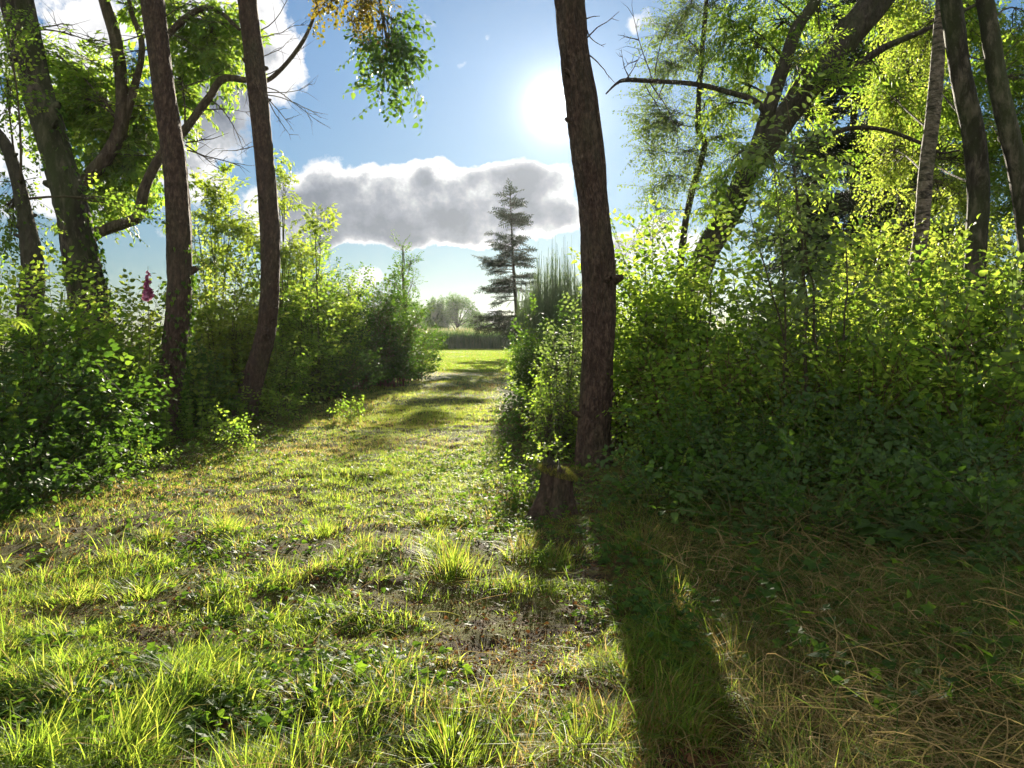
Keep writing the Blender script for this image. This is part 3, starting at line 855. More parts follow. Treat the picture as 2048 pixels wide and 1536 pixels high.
conifer(bb, P(1020, 377, 42), 2.15, rs, 'solitary thin dark spruce standing on the field edge against the cloud', 'spruce', trunk=.15, whorls=25, z0=.16, asym=.35, perw=(5, 8), sc1=1.25, density=1.3)
bb = P(1705, 700, 24); bb[2] = 0
conifer(bb, P(1712, -60, 24), 3.4, rs, 'tall dark spruce behind the leaning willow trunk', 'spruce', trunk=.26, whorls=30, z0=.12, sc1=2.1, perw=(6, 9), density=1.1)
bb = P(1800, 700, 28); bb[2] = 0
conifer(bb, P(1830, 20, 28), 2.8, rs, 'second dark spruce behind the birches on the right', 'spruce', trunk=.24, whorls=26, z0=.12, sc1=2.1, perw=(6, 9), density=1.0)

# ------------------------------------------------------------------ trees made from measured trunks
def PT(px, py, Y, wpx):
    p = P(px, py, Y); return [p[0], p[1], p[2], wpx / 2 / FPX * Y]
def ground_at(px, Y):
    p = P(px, 760, Y); return np.array([p[0], Y, float(gh(p[0], Y))])
def limb(geo, pts, n=7, step=.12, seed=0, rough=.1):
    V, F, q = trunk_geo(pts, n, step, rough, seed); geo.add(V, F)
    return q
def cluster(b, A, root, c, rad, nsub, r, r0=.02, per=.11, sub=.7):
    """a limb from root into a foliage mass round c, with sub-limbs carrying sprays"""
    root = np.array(root, float); c = np.array(c, float); rad = np.array(rad, float)
    L = np.linalg.norm(c - root); s = np.linspace(0, 1, 8)[:, None]
    mid = r.normal(size=3) * L * .12 + [0, 0, L * .1]
    path = root * (1 - s) + (c + rad * [0, 0, .4]) * s + mid * 4 * s * (1 - s) * .5
    tube(b, path, r0 * (1 - .75 * s[:, 0]), 6)
    for i in range(nsub):
        u = r.uniform(.45, 1); f = u * 7; ii = min(int(f), 6); p0 = path[ii] + (path[ii + 1] - path[ii]) * (f - ii)
        q = r.normal(size=3); q /= np.linalg.norm(q); q = c + q * rad * r.random() ** .4
        l = np.linalg.norm(q - p0); m = max(4, int(l / .15)); ss = np.linspace(0, 1, m)[:, None]
        pp = p0 * (1 - ss) + q * ss + (r.normal(size=3) * .12 * l + [0, 0, .12 * l]) * 4 * ss * (1 - ss) * .5 + r.normal(size=(m, 3)) * .015
        tube(b, pp, r0 * .35 * (1.1 - ss[:, 0]) + .0015, 4)
        k = max(2, int(l * sub / per))
        for v in np.linspace(1 - sub, 1, k):
            f = v * (m - 1); jj = min(int(f), m - 2); t = pp[jj + 1] - pp[jj]; t /= np.linalg.norm(t) + 1e-9
            A.append((pp[jj] + (pp[jj + 1] - pp[jj]) * (f - jj), t + r.normal(size=3) * .7 + [0, 0, -.1]))
def twigs_on(b, start, d, L, r, n=5, r0=.008):
    """a bare dead branch with side twigs"""
    start = np.array(start, float); d = np.array(d, float); d /= np.linalg.norm(d)
    m = 9; pts = [start]
    for i in range(m - 1):
        d = d + r.normal(size=3) * .13; d /= np.linalg.norm(d); pts.append(pts[-1] + d * L / (m - 1))
    pts = np.array(pts); tube(b, pts, r0 * (1.1 - np.linspace(0, 1, m)) + .0012, 5)
    for j in range(n):
        i = r.integers(2, m - 1); dd = (pts[i] - pts[i - 1]); dd /= np.linalg.norm(dd)
        dd = dd + r.normal(size=3) * .8; dd /= np.linalg.norm(dd)
        l = L * r.uniform(.15, .4); q = pts[i] + dd * l * .5 + r.normal(size=3) * .02
        tube(b, [pts[i], q, q + (dd + r.normal(size=3) * .35) * l * .5], [r0 * .5, r0 * .35, .001], 4)

def ivy_on(geo, q, r, n, u0, u1, size=.07, side=None):
    k = len(q); A = []; D = []
    for i in range(n):
        j = int((u0 + (u1 - u0) * r.random()) * (k - 1)); a = r.uniform(0, 6.28) if side is None else r.normal(side, .7)
        o = np.array([math.cos(a), math.sin(a), 0]); A.append(q[j, :3] + o * q[j, 3] * 1.06 + o * r.uniform(0, .05)); D.append(o * .4 + [r.normal() * .4, r.normal() * .4, -.9])
    t = Tmpl(); t.leaf(LEAF_IV, np.zeros(3), (1, 0, 0), 1.0); t.done()
    put(t, frame(np.array(D), roll=r.normal(0, .5, n)) * (size * r.uniform(.6, 1.3, n))[:, None, None], np.array(A), geo, None, r)

def trunk_tree(name, label, cat, base, pts, mat, seed, sides=36, step=.04, rough=.06, flare=.5, ridge=.09, group=None):
    base = np.array(base, float)
    t = thing(name, base, label, cat, group)
    V, F, q = trunk_geo(pts, sides, step, rough, seed, ridge, flare)
    mesh_obj('trunk', V, F, M[mat], t, smooth=True)
    rr_ = np.random.default_rng(seed + 500)
    for i in range(9):
        j = int(rr_.uniform(.12, .75) * len(q)); a = rr_.uniform(0, 6.28); o = np.array([math.cos(a), math.sin(a), .35]); l = q[j, 3] * rr_.uniform(.15, .55); r0 = q[j, 3] * rr_.uniform(.14, .26)
        p0 = q[j, :3] + o * q[j, 3] * .75
        V2, F2, _ = trunk_geo([[*p0, r0 * 1.7], [*(p0 + o * q[j, 3] * .22), r0 * 1.25], [*(p0 + o * (q[j, 3] * .3 + l * .5)), r0], [*(p0 + o * (q[j, 3] * .3 + l)), r0 * .6]], 10, .015, .2, i)
        mesh_obj('branch_stub', V2, F2, M[mat], t, smooth=True)
    return t, q
def crown_above(t, q, r, tms, mat, n=7, size=1.0, twigmat='stem', spreadm=2.2):
    """the crown that starts above the picture"""
    b = Geo(); lv = Geo(); A = []; top = q[-1, :3]
    for i in range(n):
        a = i * 2.4 + r.random(); c = top + np.array([math.cos(a) * spreadm * r.uniform(.5, 1), math.sin(a) * spreadm * r.uniform(.5, 1), r.uniform(.2, 2.6)])
        cluster(b, A, top - (0, 0, r.uniform(0, 1.2)), c, (1.0, 1.0, .7), 10, r, .05, .2)
    leaves_on(A, tms, size, lv, b, r)
    return b, lv

r = np.random.default_rng(61)
# T1: thick leaning trunk at the far left
g1 = ground_at(215, 12)
t, q = trunk_tree('ash_tree', 'thickest dark mossy trunk leaning left, furthest left of the three big trunks', 'tree', g1,
    [[g1[0], g1[1], g1[2] - .3, .42]] + [PT(*a) for a in [(212, 800, 12, 86), (198, 700, 12, 76), (178, 600, 12, 70), (162, 520, 12, 66), (148, 440, 12, 60), (123, 340, 12, 57), (93, 240, 12, 56), (72, 170, 12, 55), (35, 0, 12, 58), (5, -150, 12, 58), (-25, -330, 12, 46)]],
    'bark_pale', 1)
b, lv = crown_above(t, q, r, SP_ASH, 'leaf', 6, 1.5)
iv = Geo(); ivy_on(iv, q, r, 260, .12, .7, .085, 0.2)
for d in ((225, 60), (150, 20), (235, 75)): twigs_on(b, P(75, 60, 12), P(d[0], d[1], 11.6) - P(75, 60, 12), 1.1, r, 6, .012)
b.obj('branches', M['stem'], t); lv.obj('crown', M['leaf'], t); iv.obj('ivy', M['ivy'], t)
# T2
g2 = ground_at(330, 11)
t, q = trunk_tree('alder_tree', 'middle of the three big trunks, straight dark trunk with ivy at its foot', 'tree', g2,
    [[g2[0], g2[1], g2[2] - .3, .34]] + [PT(*a) for a in [(333, 860, 11, 66), (336, 800, 11, 52), (345, 720, 11, 48), (355, 640, 11, 46), (360, 560, 11, 46), (358, 480, 11, 47), (350, 340, 11, 43), (338, 250, 11, 42), (326, 170, 11, 41), (305, 0, 11, 42), (288, -150, 11, 36), (275, -330, 11, 28)]],
    'bark_main', 2)
b, lv = crown_above(t, q, r, SP_FINE, 'leaf', 5, 1.6)
iv = Geo(); ivy_on(iv, q, r, 380, .0, .42, .07); ivy_on(iv, q, r, 160, 0.1, .5, .075, 0.2)
for (x0, y0, x1, y1, L) in ((372, 285, 470, 300, .8), (375, 300, 480, 295, 1.0), (365, 210, 430, 240, .5), (340, 120, 250, 60, 1.), (318, 60, 210, 90, 1.3), (345, 230, 250, 130, 1.2), (370, 290, 440, 330, .7), (360, 180, 450, 120, .9), (330, 60, 400, 110, .7), (322, 90, 240, 130, 1.1), (350, 330, 280, 300, .7), (312, 40, 400, 10, .9)):
    twigs_on(b, P(x0, y0, 11), P(x1, y1, 10.9) - P(x0, y0, 11), L, r, 7, .010)
b.obj('branches', M['stem'], t); lv.obj('crown', M['leaf'], t); iv.obj('ivy', M['ivy'], t)
# T3
g3 = ground_at(487, 13)
t, q = trunk_tree('alder_tree', 'slender bowed trunk nearest the ride on the left, rightmost of the three big trunks', 'tree', g3,
    [[g3[0], g3[1], g3[2] - .3, .30]] + [PT(*a) for a in [(489, 835, 13, 54), (498, 795, 13, 45), (511, 745, 13, 42), (523, 700, 13, 39), (533, 650, 13, 37), (539, 590, 13, 37), (541, 500, 13, 36), (532, 350, 13, 35), (524, 260, 13, 36), (514, 170, 13, 37), (505, 90, 13, 36), (495, 0, 13, 35), (485, -150, 13, 30), (478, -330, 13, 22)]],
    'bark_main', 3)
b, lv = crown_above(t, q, r, SP_FINE, 'leaf', 5, 1.6)
for (x0, y0, x1, y1, L) in ((535, 175, 690, 160, 1.25), (535, 185, 640, 200, 1.0), (535, 195, 575, 255, .8), (535, 190, 670, 205, 1.1), (520, 75, 640, 45, 1.0), (522, 60, 700, 10, 1.2), (512, 150, 480, 290, .6), (520, 290, 440, 300, .7), (530, 150, 620, 120, .9), (535, 200, 600, 290, .8), (505, 60, 430, 30, .9), (515, 120, 590, 60, .8)):
    twigs_on(b, P(x0, y0, 13), P(x1, y1, 12.8) - P(x0, y0, 13), L, r, 6, .008)
T3 = t
b.obj('branches', M['stem'], t); lv.obj('crown', M['leaf'], t)
iv = Geo(); ivy_on(iv, q, r, 120, 0, .15, .06); iv.obj('ivy', M['ivy'], t)
# far-left bent stem
g4 = ground_at(55, 10.4)
t, q = trunk_tree('hawthorn_tree', 'bent dark stem at the left frame edge, mossy and shrouded in leaves', 'tree', g4,
    [[g4[0], g4[1], g4[2] - .3, .22]] + [PT(*a) for a in [(58, 800, 10.4, 56), (60, 650, 10.4, 48), (66, 530, 10.4, 40), (52, 440, 10.4, 30), (32, 350, 10.4, 24), (8, 285, 10.4, 22), (-40, 230, 10.4, 18), (-110, 150, 10.6, 12)]],
    'bark_dark', 4, 20)
b = Geo(); lv = Geo(); A = []
for (px, py, rx, ry, n) in ((15, 200, 60, 110, 16), (40, 385, 45, 80, 12), (15, 450, 60, 90, 14), (10, 60, 60, 60, 8), (230, 420, 40, 40, 5)):
    cluster(b, A, P(40, 400, 10.4), P(px, py, 10.6), np.array([rx, 60, ry]) / FPX * 10.6, n, r, .02)
leaves_on(A, SP_FINE, 1.2, lv, b, r); b.obj('branches', M['stem'], t); lv.obj('crown', M['leaf'], t)

# multi-limbed elder behind the left trunks
ge = ground_at(205, 14)
t = thing('elder_tree', ge, 'forked elder with long curving bare limbs behind the left trunks', 'tree')
b = Geo(); V, F, q = trunk_geo([[ge[0], ge[1], ge[2] - .3, .3]] + [PT(*a) for a in [(200, 780, 14, 56), (178, 640, 14, 46), (158, 520, 14, 40), (142, 440, 14, 34), (152, 385, 14, 28), (214, 312, 14, 27), (243, 250, 14, 27), (243, 160, 14, 23), (232, 80, 14, 22), (208, 0, 14, 20), (180, -120, 14, 14)]], 20, .06, .09, 5)
mesh_obj('trunk', V, F, M['bark'], t, smooth=True)
q2 = limb(b, [PT(*a) for a in [(152, 500, 14, 30), (195, 466, 14, 24), (250, 446, 14, 22), (277, 430, 14, 22), (290, 372, 14, 20), (322, 312, 14, 19), (368, 262, 14, 17), (418, 196, 14, 15), (446, 158, 14, 14), (495, 160, 14, 11), (540, 158, 14, 9), (600, 92, 14, 8), (632, 20, 14, 6), (645, -60, 14, 5)]], 12, .08, 6)
q3 = limb(b, [PT(*a) for a in [(250, 235, 14, 18), (272, 165, 14, 14), (284, 90, 14, 12), (262, 20, 14, 9), (250, -60, 14, 7)]], 10, .08, 7)
q4 = limb(b, [PT(*a) for a in [(300, 110, 14, 10), (345, 60, 14, 14), (400, 18, 14, 12), (440, 25, 14, 9), (480, 60, 14, 6)]], 8, .1, 8)
lv = Geo(); A = []; A2 = []
for (px, py, rx, ry, n, root) in ((200, 250, 80, 90, 40, 0), (260, 330, 70, 60, 30, 0), (160, 160, 60, 60, 14, 0), (360, 180, 60, 55, 20, 1), (440, 110, 50, 60, 24, 2), (380, 60, 60, 45, 16, 2), (330, 30, 60, 40, 10, 2), (60, 120, 70, 60, 10, 0), (290, 250, 50, 60, 20, 0), (250, 160, 40, 60, 8, 0), (210, 410, 60, 40, 14, 0), (440, 60, 60, 40, 10, 2), (120, 250, 60, 80, 10, 0)):
    rt = (P(243, 250, 14), P(370, 262, 14), P(400, 18, 14))[root]
    cluster(b, A, rt, P(px, py, 14.6), np.array([rx, 70, ry]) / FPX * 14.6 * 1.15, int(n * 1.2), r, .02, .14)
leaves_on(A, SP_ELDER, 1.3, lv, b, r)
for (x0, y0, x1, y1) in ((300, 210, 200, 240), (243, 200, 300, 60), (330, 310, 240, 330), (400, 215, 470, 235), (420, 200, 500, 240), (246, 150, 90, 70), (234, 90, 90, 60)):
    twigs_on(b, P(x0, y0, 14), P(x1, y1, 13.9) - P(x0, y0, 14), r.uniform(.8, 1.5), r, 7, .011)
b.obj('branches', M['bark'], t); lv.obj('crown', M['leaf'], t)
fl = Geo()
def umbel(geo, c, rad, r, n=130):
    a = r.uniform(0, 6.28, n); d = rad * np.sqrt(r.random(n))
    p = np.stack([c[0] + d * np.cos(a), c[1] + d * np.sin(a), c[2] + .25 * rad * (1 - (d / rad)**2) + r.normal(0, .004, n)], -1)
    tf = Tmpl(); tf.leaf(LEAF_BR, np.array([-.5, 0, 0]), (1, 0, 0), 1.0, wid=1.6); tf.done()
    put(tf, frame(r.normal(size=(n, 3)) * [1, 1, .3], roll=r.normal(0, .4, n)) * r.uniform(.012, .02, n)[:, None, None], p, geo, None, r)
for (px, py) in ((200, 262), (165, 118), (150, 128)):
    fl = Geo(); umbel(fl, P(px, py, 14), .12, r); fl.obj('flower_head', M['flower'], t)

# amber and green foliage drooping from above the ride
hb = T3
b = Geo(); A = []; A2 = []; lv = Geo(); la = Geo()
limb(b, [PT(*a) for a in [(478, -300, 13, 20), (560, -330, 13, 14), (640, -260, 12.6, 12), (700, -160, 12.4, 11), (745, -60, 12, 8), (765, 30, 12, 6), (775, 90, 12, 4)]], 7, .1, 3)
limb(b, [PT(*a) for a in [(640, -260, 12.6, 8), (650, -140, 12.4, 7), (668, -40, 12, 5), (660, 15, 12, 3)]], 6, .1, 4)
for (px, py, rx, ry, n) in ((700, -20, 60, 28, 16), (675, 6, 40, 16, 9), (742, 28, 26, 28, 9)):
    cluster(b, A, P(735, -60, 12), P(px, py, 12), np.array([rx, 40, ry]) / FPX * 12, n, r, .012, .09)
for (px, py, rx, ry, n) in ((790, 60, 40, 40, 12), (770, 130, 52, 45, 22), (815, 105, 30, 24, 9), (740, 95, 36, 22, 7), (770, 185, 42, 22, 9), (815, 180, 20, 25, 4)):
    cluster(b, A2, P(765, 30, 12), P(px, py, 12), np.array([rx, 40, ry]) / FPX * 12, n, r, .012, .10)
leaves_on(A, SP_FINE, 1.5, la, b, r); leaves_on(A2, SP_HAZEL, 1.25, lv, b, r)
b.obj('branches', M['stem'], hb); lv.obj('crown', M['leafdark'], hb, label='dark green drooping leaves'); la.obj('crown', M['leafamber'], hb, label='amber backlit leaves')

# main trunk right of the ride
gm = ground_at(1187, 8.6)
t, q = trunk_tree('alder_tree', 'large bare reddish-brown trunk beside the ride, the sun behind its top', 'tree', gm,
    [[gm[0], gm[1], gm[2] - .3, .26]] + [PT(*a) for a in [(1187, 925, 8.6, 76), (1188, 870, 8.6, 66), (1192, 800, 8.6, 63), (1196, 700, 8.6, 61), (1198, 600, 8.6, 63), (1194, 500, 8.6, 63), (1185, 400, 8.6, 60), (1172, 300, 8.6, 56), (1160, 210, 8.6, 54), (1149, 110, 8.6, 55), (1139, 0, 8.6, 58), (1128, -150, 8.6, 50), (1120, -330, 8.6, 40)]],
    'bark_main', 12, 72, .02, .07, .5, .16)
b, lv = crown_above(t, q, r, SP_FINE, 'leaf', 5, 1.5)
V, F, _ = trunk_geo([PT(*a) for a in [(1197, 430, 8.66, 26), (1201, 350, 8.66, 24), (1195, 270, 8.66, 20), (1186, 190, 8.66, 17), (1176, 130, 8.66, 13), (1168, 70, 8.66, 10)]], 16, .03, .08, 3, .05); b.add(V, F)
for (x0, y0, x1, y1, L) in ((1168, 38, 1192, 28, .18), (1170, 80, 1212, 12, .5), (1178, 110, 1240, 175, .5), (1174, 60, 1186, 95, .3)):
    twigs_on(b, P(x0, y0, 8.55), P(x1, y1, 8.5) - P(x0, y0, 8.55), L, r, 1, .007)
b.obj('branches', M['bark_main'], t); lv.obj('crown', M['leaf'], t)
iv = Geo(); ivy_on(iv, q, r, 60, .02, .10, .05); iv.obj('ivy', M['ivy'], t)

# leaning willow on the right
gw = ground_at(1330, 13)
t = thing('willow_tree', gw, 'massive dark trunk leaning steeply right with a mossy horizontal bough', 'tree')
V, F, q = trunk_geo([[gw[0], gw[1], gw[2] - .3, .34]] + [PT(*a) for a in [(1335, 780, 13, 60), (1370, 620, 13, 52), (1410, 510, 13, 48), (1438, 460, 13, 46), (1466, 415, 13, 46), (1497, 345, 13, 46), (1545, 272, 13, 48), (1593, 205, 13, 50), (1646, 132, 13, 52), (1703, 61, 13, 56), (1755, 0, 13, 56), (1850, -110, 13, 50), (1950, -220, 13, 40)]], 30, .06, .08, 15, .08)
mesh_obj('trunk', V, F, M['bark_dark'], t, smooth=True)
b = Geo(); lv = Geo(); A = []; AB = []
limb(b, [PT(*a) for a in [(1500, 335, 13, 30), (1524, 263, 13, 28), (1545, 198, 13, 28), (1571, 123, 13, 27), (1594, 57, 13, 24), (1632, 0, 13, 20), (1680, -90, 13, 16)]], 12, .08, 16)
limb(b, [PT(*a) for a in [(1538, 245, 12.9, 14), (1527, 222, 12.9, 12), (1508, 202, 12.8, 12), (1457, 184, 12.7, 11), (1391, 168, 12.6, 10), (1304, 162, 12.5, 9), (1251, 160, 12.4, 7), (1232, 168, 12.4, 5), (1212, 188, 12.4, 3)]], 9, .05, 17, .22)
limb(b, [PT(*a) for a in [(1620, 180, 13, 18), (1690, 150, 13, 15), (1760, 100, 12.8, 13), (1850, 60, 12.6, 9), (1960, 5, 12.5, 6)]], 8, .08, 18)
limb(b, [PT(*a) for a in [(1600, 310, 13, 8), (1680, 262, 12.8, 9), (1760, 258, 12.6, 8), (1840, 285, 12.4, 7), (1880, 305, 12.4, 5), (1920, 300, 12.4, 3)]], 7, .08, 19)
for (px, py, rx, ry, n, Y, rt) in ((1500, 110, 60, 60, 26, 13.6, (1560, 150)), (1560, 60, 60, 45, 20, 13.6, (1590, 60)), (1450, 60, 60, 50, 20, 13.8, (1571, 123)), (1490, 190, 60, 40, 14, 13.8, (1545, 198)), (1640, 20, 70, 30, 14, 13.6, (1640, 60)), (1500, 0, 60, 30, 12, 13.6, (1600, 40)), (1600, 150, 40, 50, 8, 13.8, (1600, 150)), (1430, 230, 50, 40, 8, 13.8, (1500, 210)), (1760, 30, 60, 40, 8, 13.6, (1755, 20)), (1620, 250, 50, 40, 7, 13.8, (1600, 210)), (1780, 190, 60, 40, 7, 13.6, (1720, 80))):
    cluster(b, A, P(rt[0], rt[1], 13), P(px, py, Y), np.array([rx, 80, ry]) / FPX * Y, int(n * 1.4), r, .02)
for (px, py, rx, ry, n) in ((1470, 330, 50, 60, 14), (1540, 330, 50, 50, 10), (1430, 400, 50, 40, 12), (1620, 100, 60, 40, 10), (1700, 150, 50, 50, 9), (1560, 420, 60, 40, 12), (1660, 330, 50, 60, 8)):
    cluster(b, A, P(1520, 300, 12.9), P(px, py, 12.4), np.array([rx, 50, ry]) / FPX * 12.4, n, r, .015)
leaves_on(A, SP_WILLOW, 1.1, lv, b, r)
for (x0, y0, x1, y1, L) in ((1304, 160, 1255, 10, 1.35), (1277, 80, 1230, 72, .35), (1260, 160, 1225, 105, .5), (1250, 160, 1290, 118, .5), (1300, 165, 1395, 350, 1.8), (1290, 170, 1330, 240, .7), (1275, 120, 1240, 140, .3), (1310, 150, 1330, 40, .9), (1391, 168, 1440, 60, 1.), (1330, 165, 1310, 250, .8)):
    twigs_on(b, P(x0, y0, 12.5), P(x1, y1, 12.45) - P(x0, y0, 12.5), L, r, 5, .009)
b.obj('branches', M['bark_dark'], t); lv.obj('crown', M['leaf'], t)

# thin birch with small dangling leaves against the sky
gv = ground_at(1350, 16)
t = thing('birch_tree', gv, 'thin crooked birch with small hanging leaves against the open sky', 'tree')
V, F, q = trunk_geo([[gv[0], gv[1], gv[2] - .3, .12]] + [PT(*a) for a in [(1352, 700, 16, 16), (1364, 500, 16, 14), (1380, 400, 16, 13), (1409, 290, 16, 11), (1396, 255, 16, 11), (1402, 132, 16, 10), (1413, 0, 16, 9), (1420, -120, 16, 6)]], 12, .08, .08, 22)
mesh_obj('trunk', V, F, M['bark_dark'], t, smooth=True)
b = Geo(); lv = Geo(); A = []
for (px, py, rx, ry, n, rt) in ((1350, 60, 50, 45, 14, (1404, 110)), (1330, 140, 50, 35, 12, (1402, 150)), (1390, 110, 60, 50, 16, (1402, 132)), (1330, 250, 60, 45, 18, (1400, 250)), (1300, 230, 34, 50, 10, (1398, 240)), (1370, 320, 60, 45, 12, (1405, 300)), (1330, 370, 50, 40, 10, (1388, 370)), (1450, 290, 60, 50, 15, (1405, 290)), (1420, 210, 50, 40, 12, (1398, 230)), (1370, 10, 60, 30, 12, (1410, 30)), (1430, 20, 50, 30, 10, (1412, 20)), (1310, 430, 40, 30, 7, (1376, 420)), (1460, 400, 50, 40, 7, (1390, 380)), (1290, 310, 30, 30, 6, (1398, 300))):
    cluster(b, A, P(rt[0], rt[1], 16), P(px, py, 16), np.array([rx, 70, ry]) / FPX * 16, int(n * 2.4), r, .012, .14)
leaves_on(A, SP_BIRCH, 1.35, lv, b, r)
b.obj('branches', M['stem'], t); lv.obj('crown', M['leafgrey'], t)

# birches on the right
def birch(label, pts, Y, mat, seed, clusters, tms, lm, scale, per=.13, sides=24):
    r = np.random.default_rng(seed)
    bx = ground_at(pts[0][0], Y)
    t = thing('birch_tree', bx, label, 'birch')
    V, F, q = trunk_geo([[bx[0], bx[1], bx[2] - .3, pts[0][2] / 2 / FPX * Y * 1.25]] + [PT(a, b_, Y, c) for a, b_, c in pts], sides, .05, .05, seed, .02, .25)
    mesh_obj('trunk', V, F, M[mat], t, smooth=True)
    b = Geo(); lv = Geo(); A = []
    for (px, py, rx, ry, n, YY, rt) in clusters:
        cluster(b, A, P(rt[0], rt[1], Y), P(px, py, YY), np.array([rx, 90, ry]) / FPX * YY * 1.15, int(n * 1.7), r, .016, per)
    leaves_on(A, tms, scale, lv, b, r)
    b.obj('branches', M['stem'], t); lv.obj('crown', M[lm], t)
    return t
birch('pale-barked birch, leftmost of the three birch trunks, leaning right',
      [(1822, 700, 30), (1826, 600, 29), (1834, 527, 28), (1845, 439, 27), (1851, 351, 27), (1862, 263, 26), (1871, 176, 26), (1879, 60, 23), (1884, 0, 22), (1895, -160, 20), (1900, -330, 16)], 11, 'bark_birch', 71,
      [(1780, 330, 50, 60, 16, 14, (1851, 351)), (1790, 220, 60, 60, 16, 14, (1862, 263)), (1820, 120, 60, 60, 16, 14, (1871, 176)), (1800, 40, 60, 40, 10, 14, (1884, 0)), (1890, 420, 60, 60, 12, 15, (1845, 439))], SP_BIRCH, 'leafyellow', 1.35)
birch('dark-barked birch, middle one of the three birch trunks, leaning left',
      [(1945, 700, 44), (1949, 590, 38), (1953, 483, 37), (1957, 373, 39), (1946, 263, 40), (1930, 190, 39), (1917, 120, 38), (1905, 30, 38), (1895, -60, 36), (1878, -330, 26)], 10, 'bark_pale', 72,
      [(1880, 250, 60, 70, 12, 14.5, (1946, 263)), (1960, 120, 70, 70, 12, 14.5, (1917, 120)), (1940, 30, 60, 50, 12, 14, (1905, 30)), (1990, 350, 60, 60, 14, 15, (1957, 373)), (2050, 60, 50, 50, 8, 14, (1905, 60))], SP_FINE, 'leaf', 1.35)
birch('slanting birch trunk at the right frame edge, rightmost of the three',
      [(2075, 700, 40), (2068, 600, 38), (2056, 480, 38), (2042, 373, 37), (2023, 285, 35), (1998, 176, 34), (1976, 40, 31), (1960, -60, 28), (1930, -330, 22)], 9.6, 'bark_pale', 73,
      [(2060, 180, 60, 60, 14, 13, (2000, 180)), (2030, 260, 60, 60, 12, 14, (2023, 285)), (2080, 330, 60, 70, 12, 13, (2042, 373)), (2040, 420, 60, 60, 14, 14, (2042, 400)), (2100, 100, 60, 60, 8, 13, (1976, 60))], SP_FINE, 'leaf', 1.3)
birch('slim background birch between the pale birch and the dark spruce',
      [(1815, 640, 14), (1808, 480, 12), (1795, 330, 11), (1783, 150, 10), (1770, 0, 9), (1765, -150, 7)], 17, 'bark_birch', 74,
      [(1800, 400, 60, 50, 18, 17, (1800, 400)), (1830, 200, 70, 70, 16, 17, (1790, 200)), (1900, 330, 70, 80, 20, 17.5, (1800, 330)), (1990, 200, 70, 90, 18, 18, (1790, 200)), (1960, 470, 80, 60, 22, 17, (1808, 480)), (1880, 60, 90, 60, 14, 18, (1780, 60)), (2040, 400, 70, 80, 16, 17, (1800, 380))], SP_BIRCH, 'leafyellow', 1.6, .2, 12)

# small tree poking above the bramble mound
gs = ground_at(808, 27)
t = thing('sapling_tree', gs, 'small slender tree sticking up above the bramble mound left of the gap', 'tree')
b = Geo(); lv = Geo(); A = []
V, F, q = trunk_geo([[gs[0], gs[1], gs[2] - .2, .07], PT(810, 640, 27, 6), PT(806, 560, 27, 4), PT(806, 492, 27, 2)], 8, .15, .05); mesh_obj('trunk', V, F, M['bark_dark'], t, smooth=True)
for (px, py, rx, ry, n, yr) in ((805, 495, 14, 12, 6, 540), (822, 520, 18, 14, 8, 560), (800, 545, 24, 20, 10, 590), (826, 565, 20, 18, 8, 600), (790, 572, 22, 18, 9, 610), (812, 600, 30, 24, 14, 640)):
    cluster(b, A, P(808, yr, 27), P(px, py, 27), np.array([rx, 24, ry]) / FPX * 27, n, r, .02, .16)
leaves_on(A, SP_FINE, 1.3, lv, b, r); b.obj('branches', M['stem'], t); lv.obj('crown', M['leafdark'], t)

# ------------------------------------------------------------------ bushes
LEFTD = .8
def bush(px, top, Y, hw, tms, lm, label, seed, scale=1.0, dens=1.0, hd=None, name='hazel_bush', cat='bush', lean=0.0, sm='stem', group=None, bottom=.1, upr=.5, tip=1.0):
    r = np.random.default_rng(seed)
    base = ground_at(px, Y); H = P(px, top, Y)[2] - base[2]; hd = hd or hw
    t = thing(name, base, label, cat, group)
    b = Geo(); A = []
    if px < 760 and Y < 16: dens *= LEFTD; scale *= 1.1
    if px > 1200 and Y < 11: dens *= .72; scale *= 1.2
    ns = int(27 * dens * max(1, hw / .8) * max(1, H / 2.4))
    for i in range(ns):
        a = r.uniform(0, 6.28); q = math.sqrt(r.random())
        ex, ey = math.cos(a) * q, math.sin(a) * q
        h = H * (1 - .45 * q * q) * r.uniform(.45 if i > 3 else .95, 1.04) * (1.22 if r.random() < .09 else 1)
        e = base + np.array([ex * hw + lean * h, ey * hd, h])
        s0 = base + np.array([ex * hw * .45, ey * hd * .45, -.05])
        m = max(5, int(h / .25)); s = np.linspace(0, 1, m)[:, None]
        p = s0 * (1 - s) + e * s + np.array([-ex * hw, -ey * hd, 0]) * .25 * np.sin(s * math.pi) + np.cumsum(r.normal(size=(m, 3)) * .02, 0)
        tube(b, p, (.009 + .004 * h) * (1.08 - s[:, 0]), 5)
        n = int(h / .085)
        for v in np.linspace(bottom, 1, n):
            f = v * (m - 1); j = min(int(f), m - 2); pt = p[j] + (p[j + 1] - p[j]) * (f - j)
            o = np.array([math.cos(a2 := r.uniform(0, 6.28)), math.sin(a2), 0])
            # side twig carrying a spray
            l = r.uniform(.05, .32) * (1.1 - .6 * v) * min(1, hw)
            q2 = pt + o * l + [0, 0, l * .5]
            tube(b, [pt, q2], [.003, .002], 3)
            A.append((q2, o * .9 + [0, 0, r.uniform(-.1, .6) + (upr if v > .9 else 0)]))
        A.append((p[-1], p[-1] - p[-2]))
    lv = Geo(); leaves_on(A, tms, scale * 1.12, lv, b, r)
    b.obj('stems', M[sm], t); lv.obj('foliage', M[lm], t)
    return t
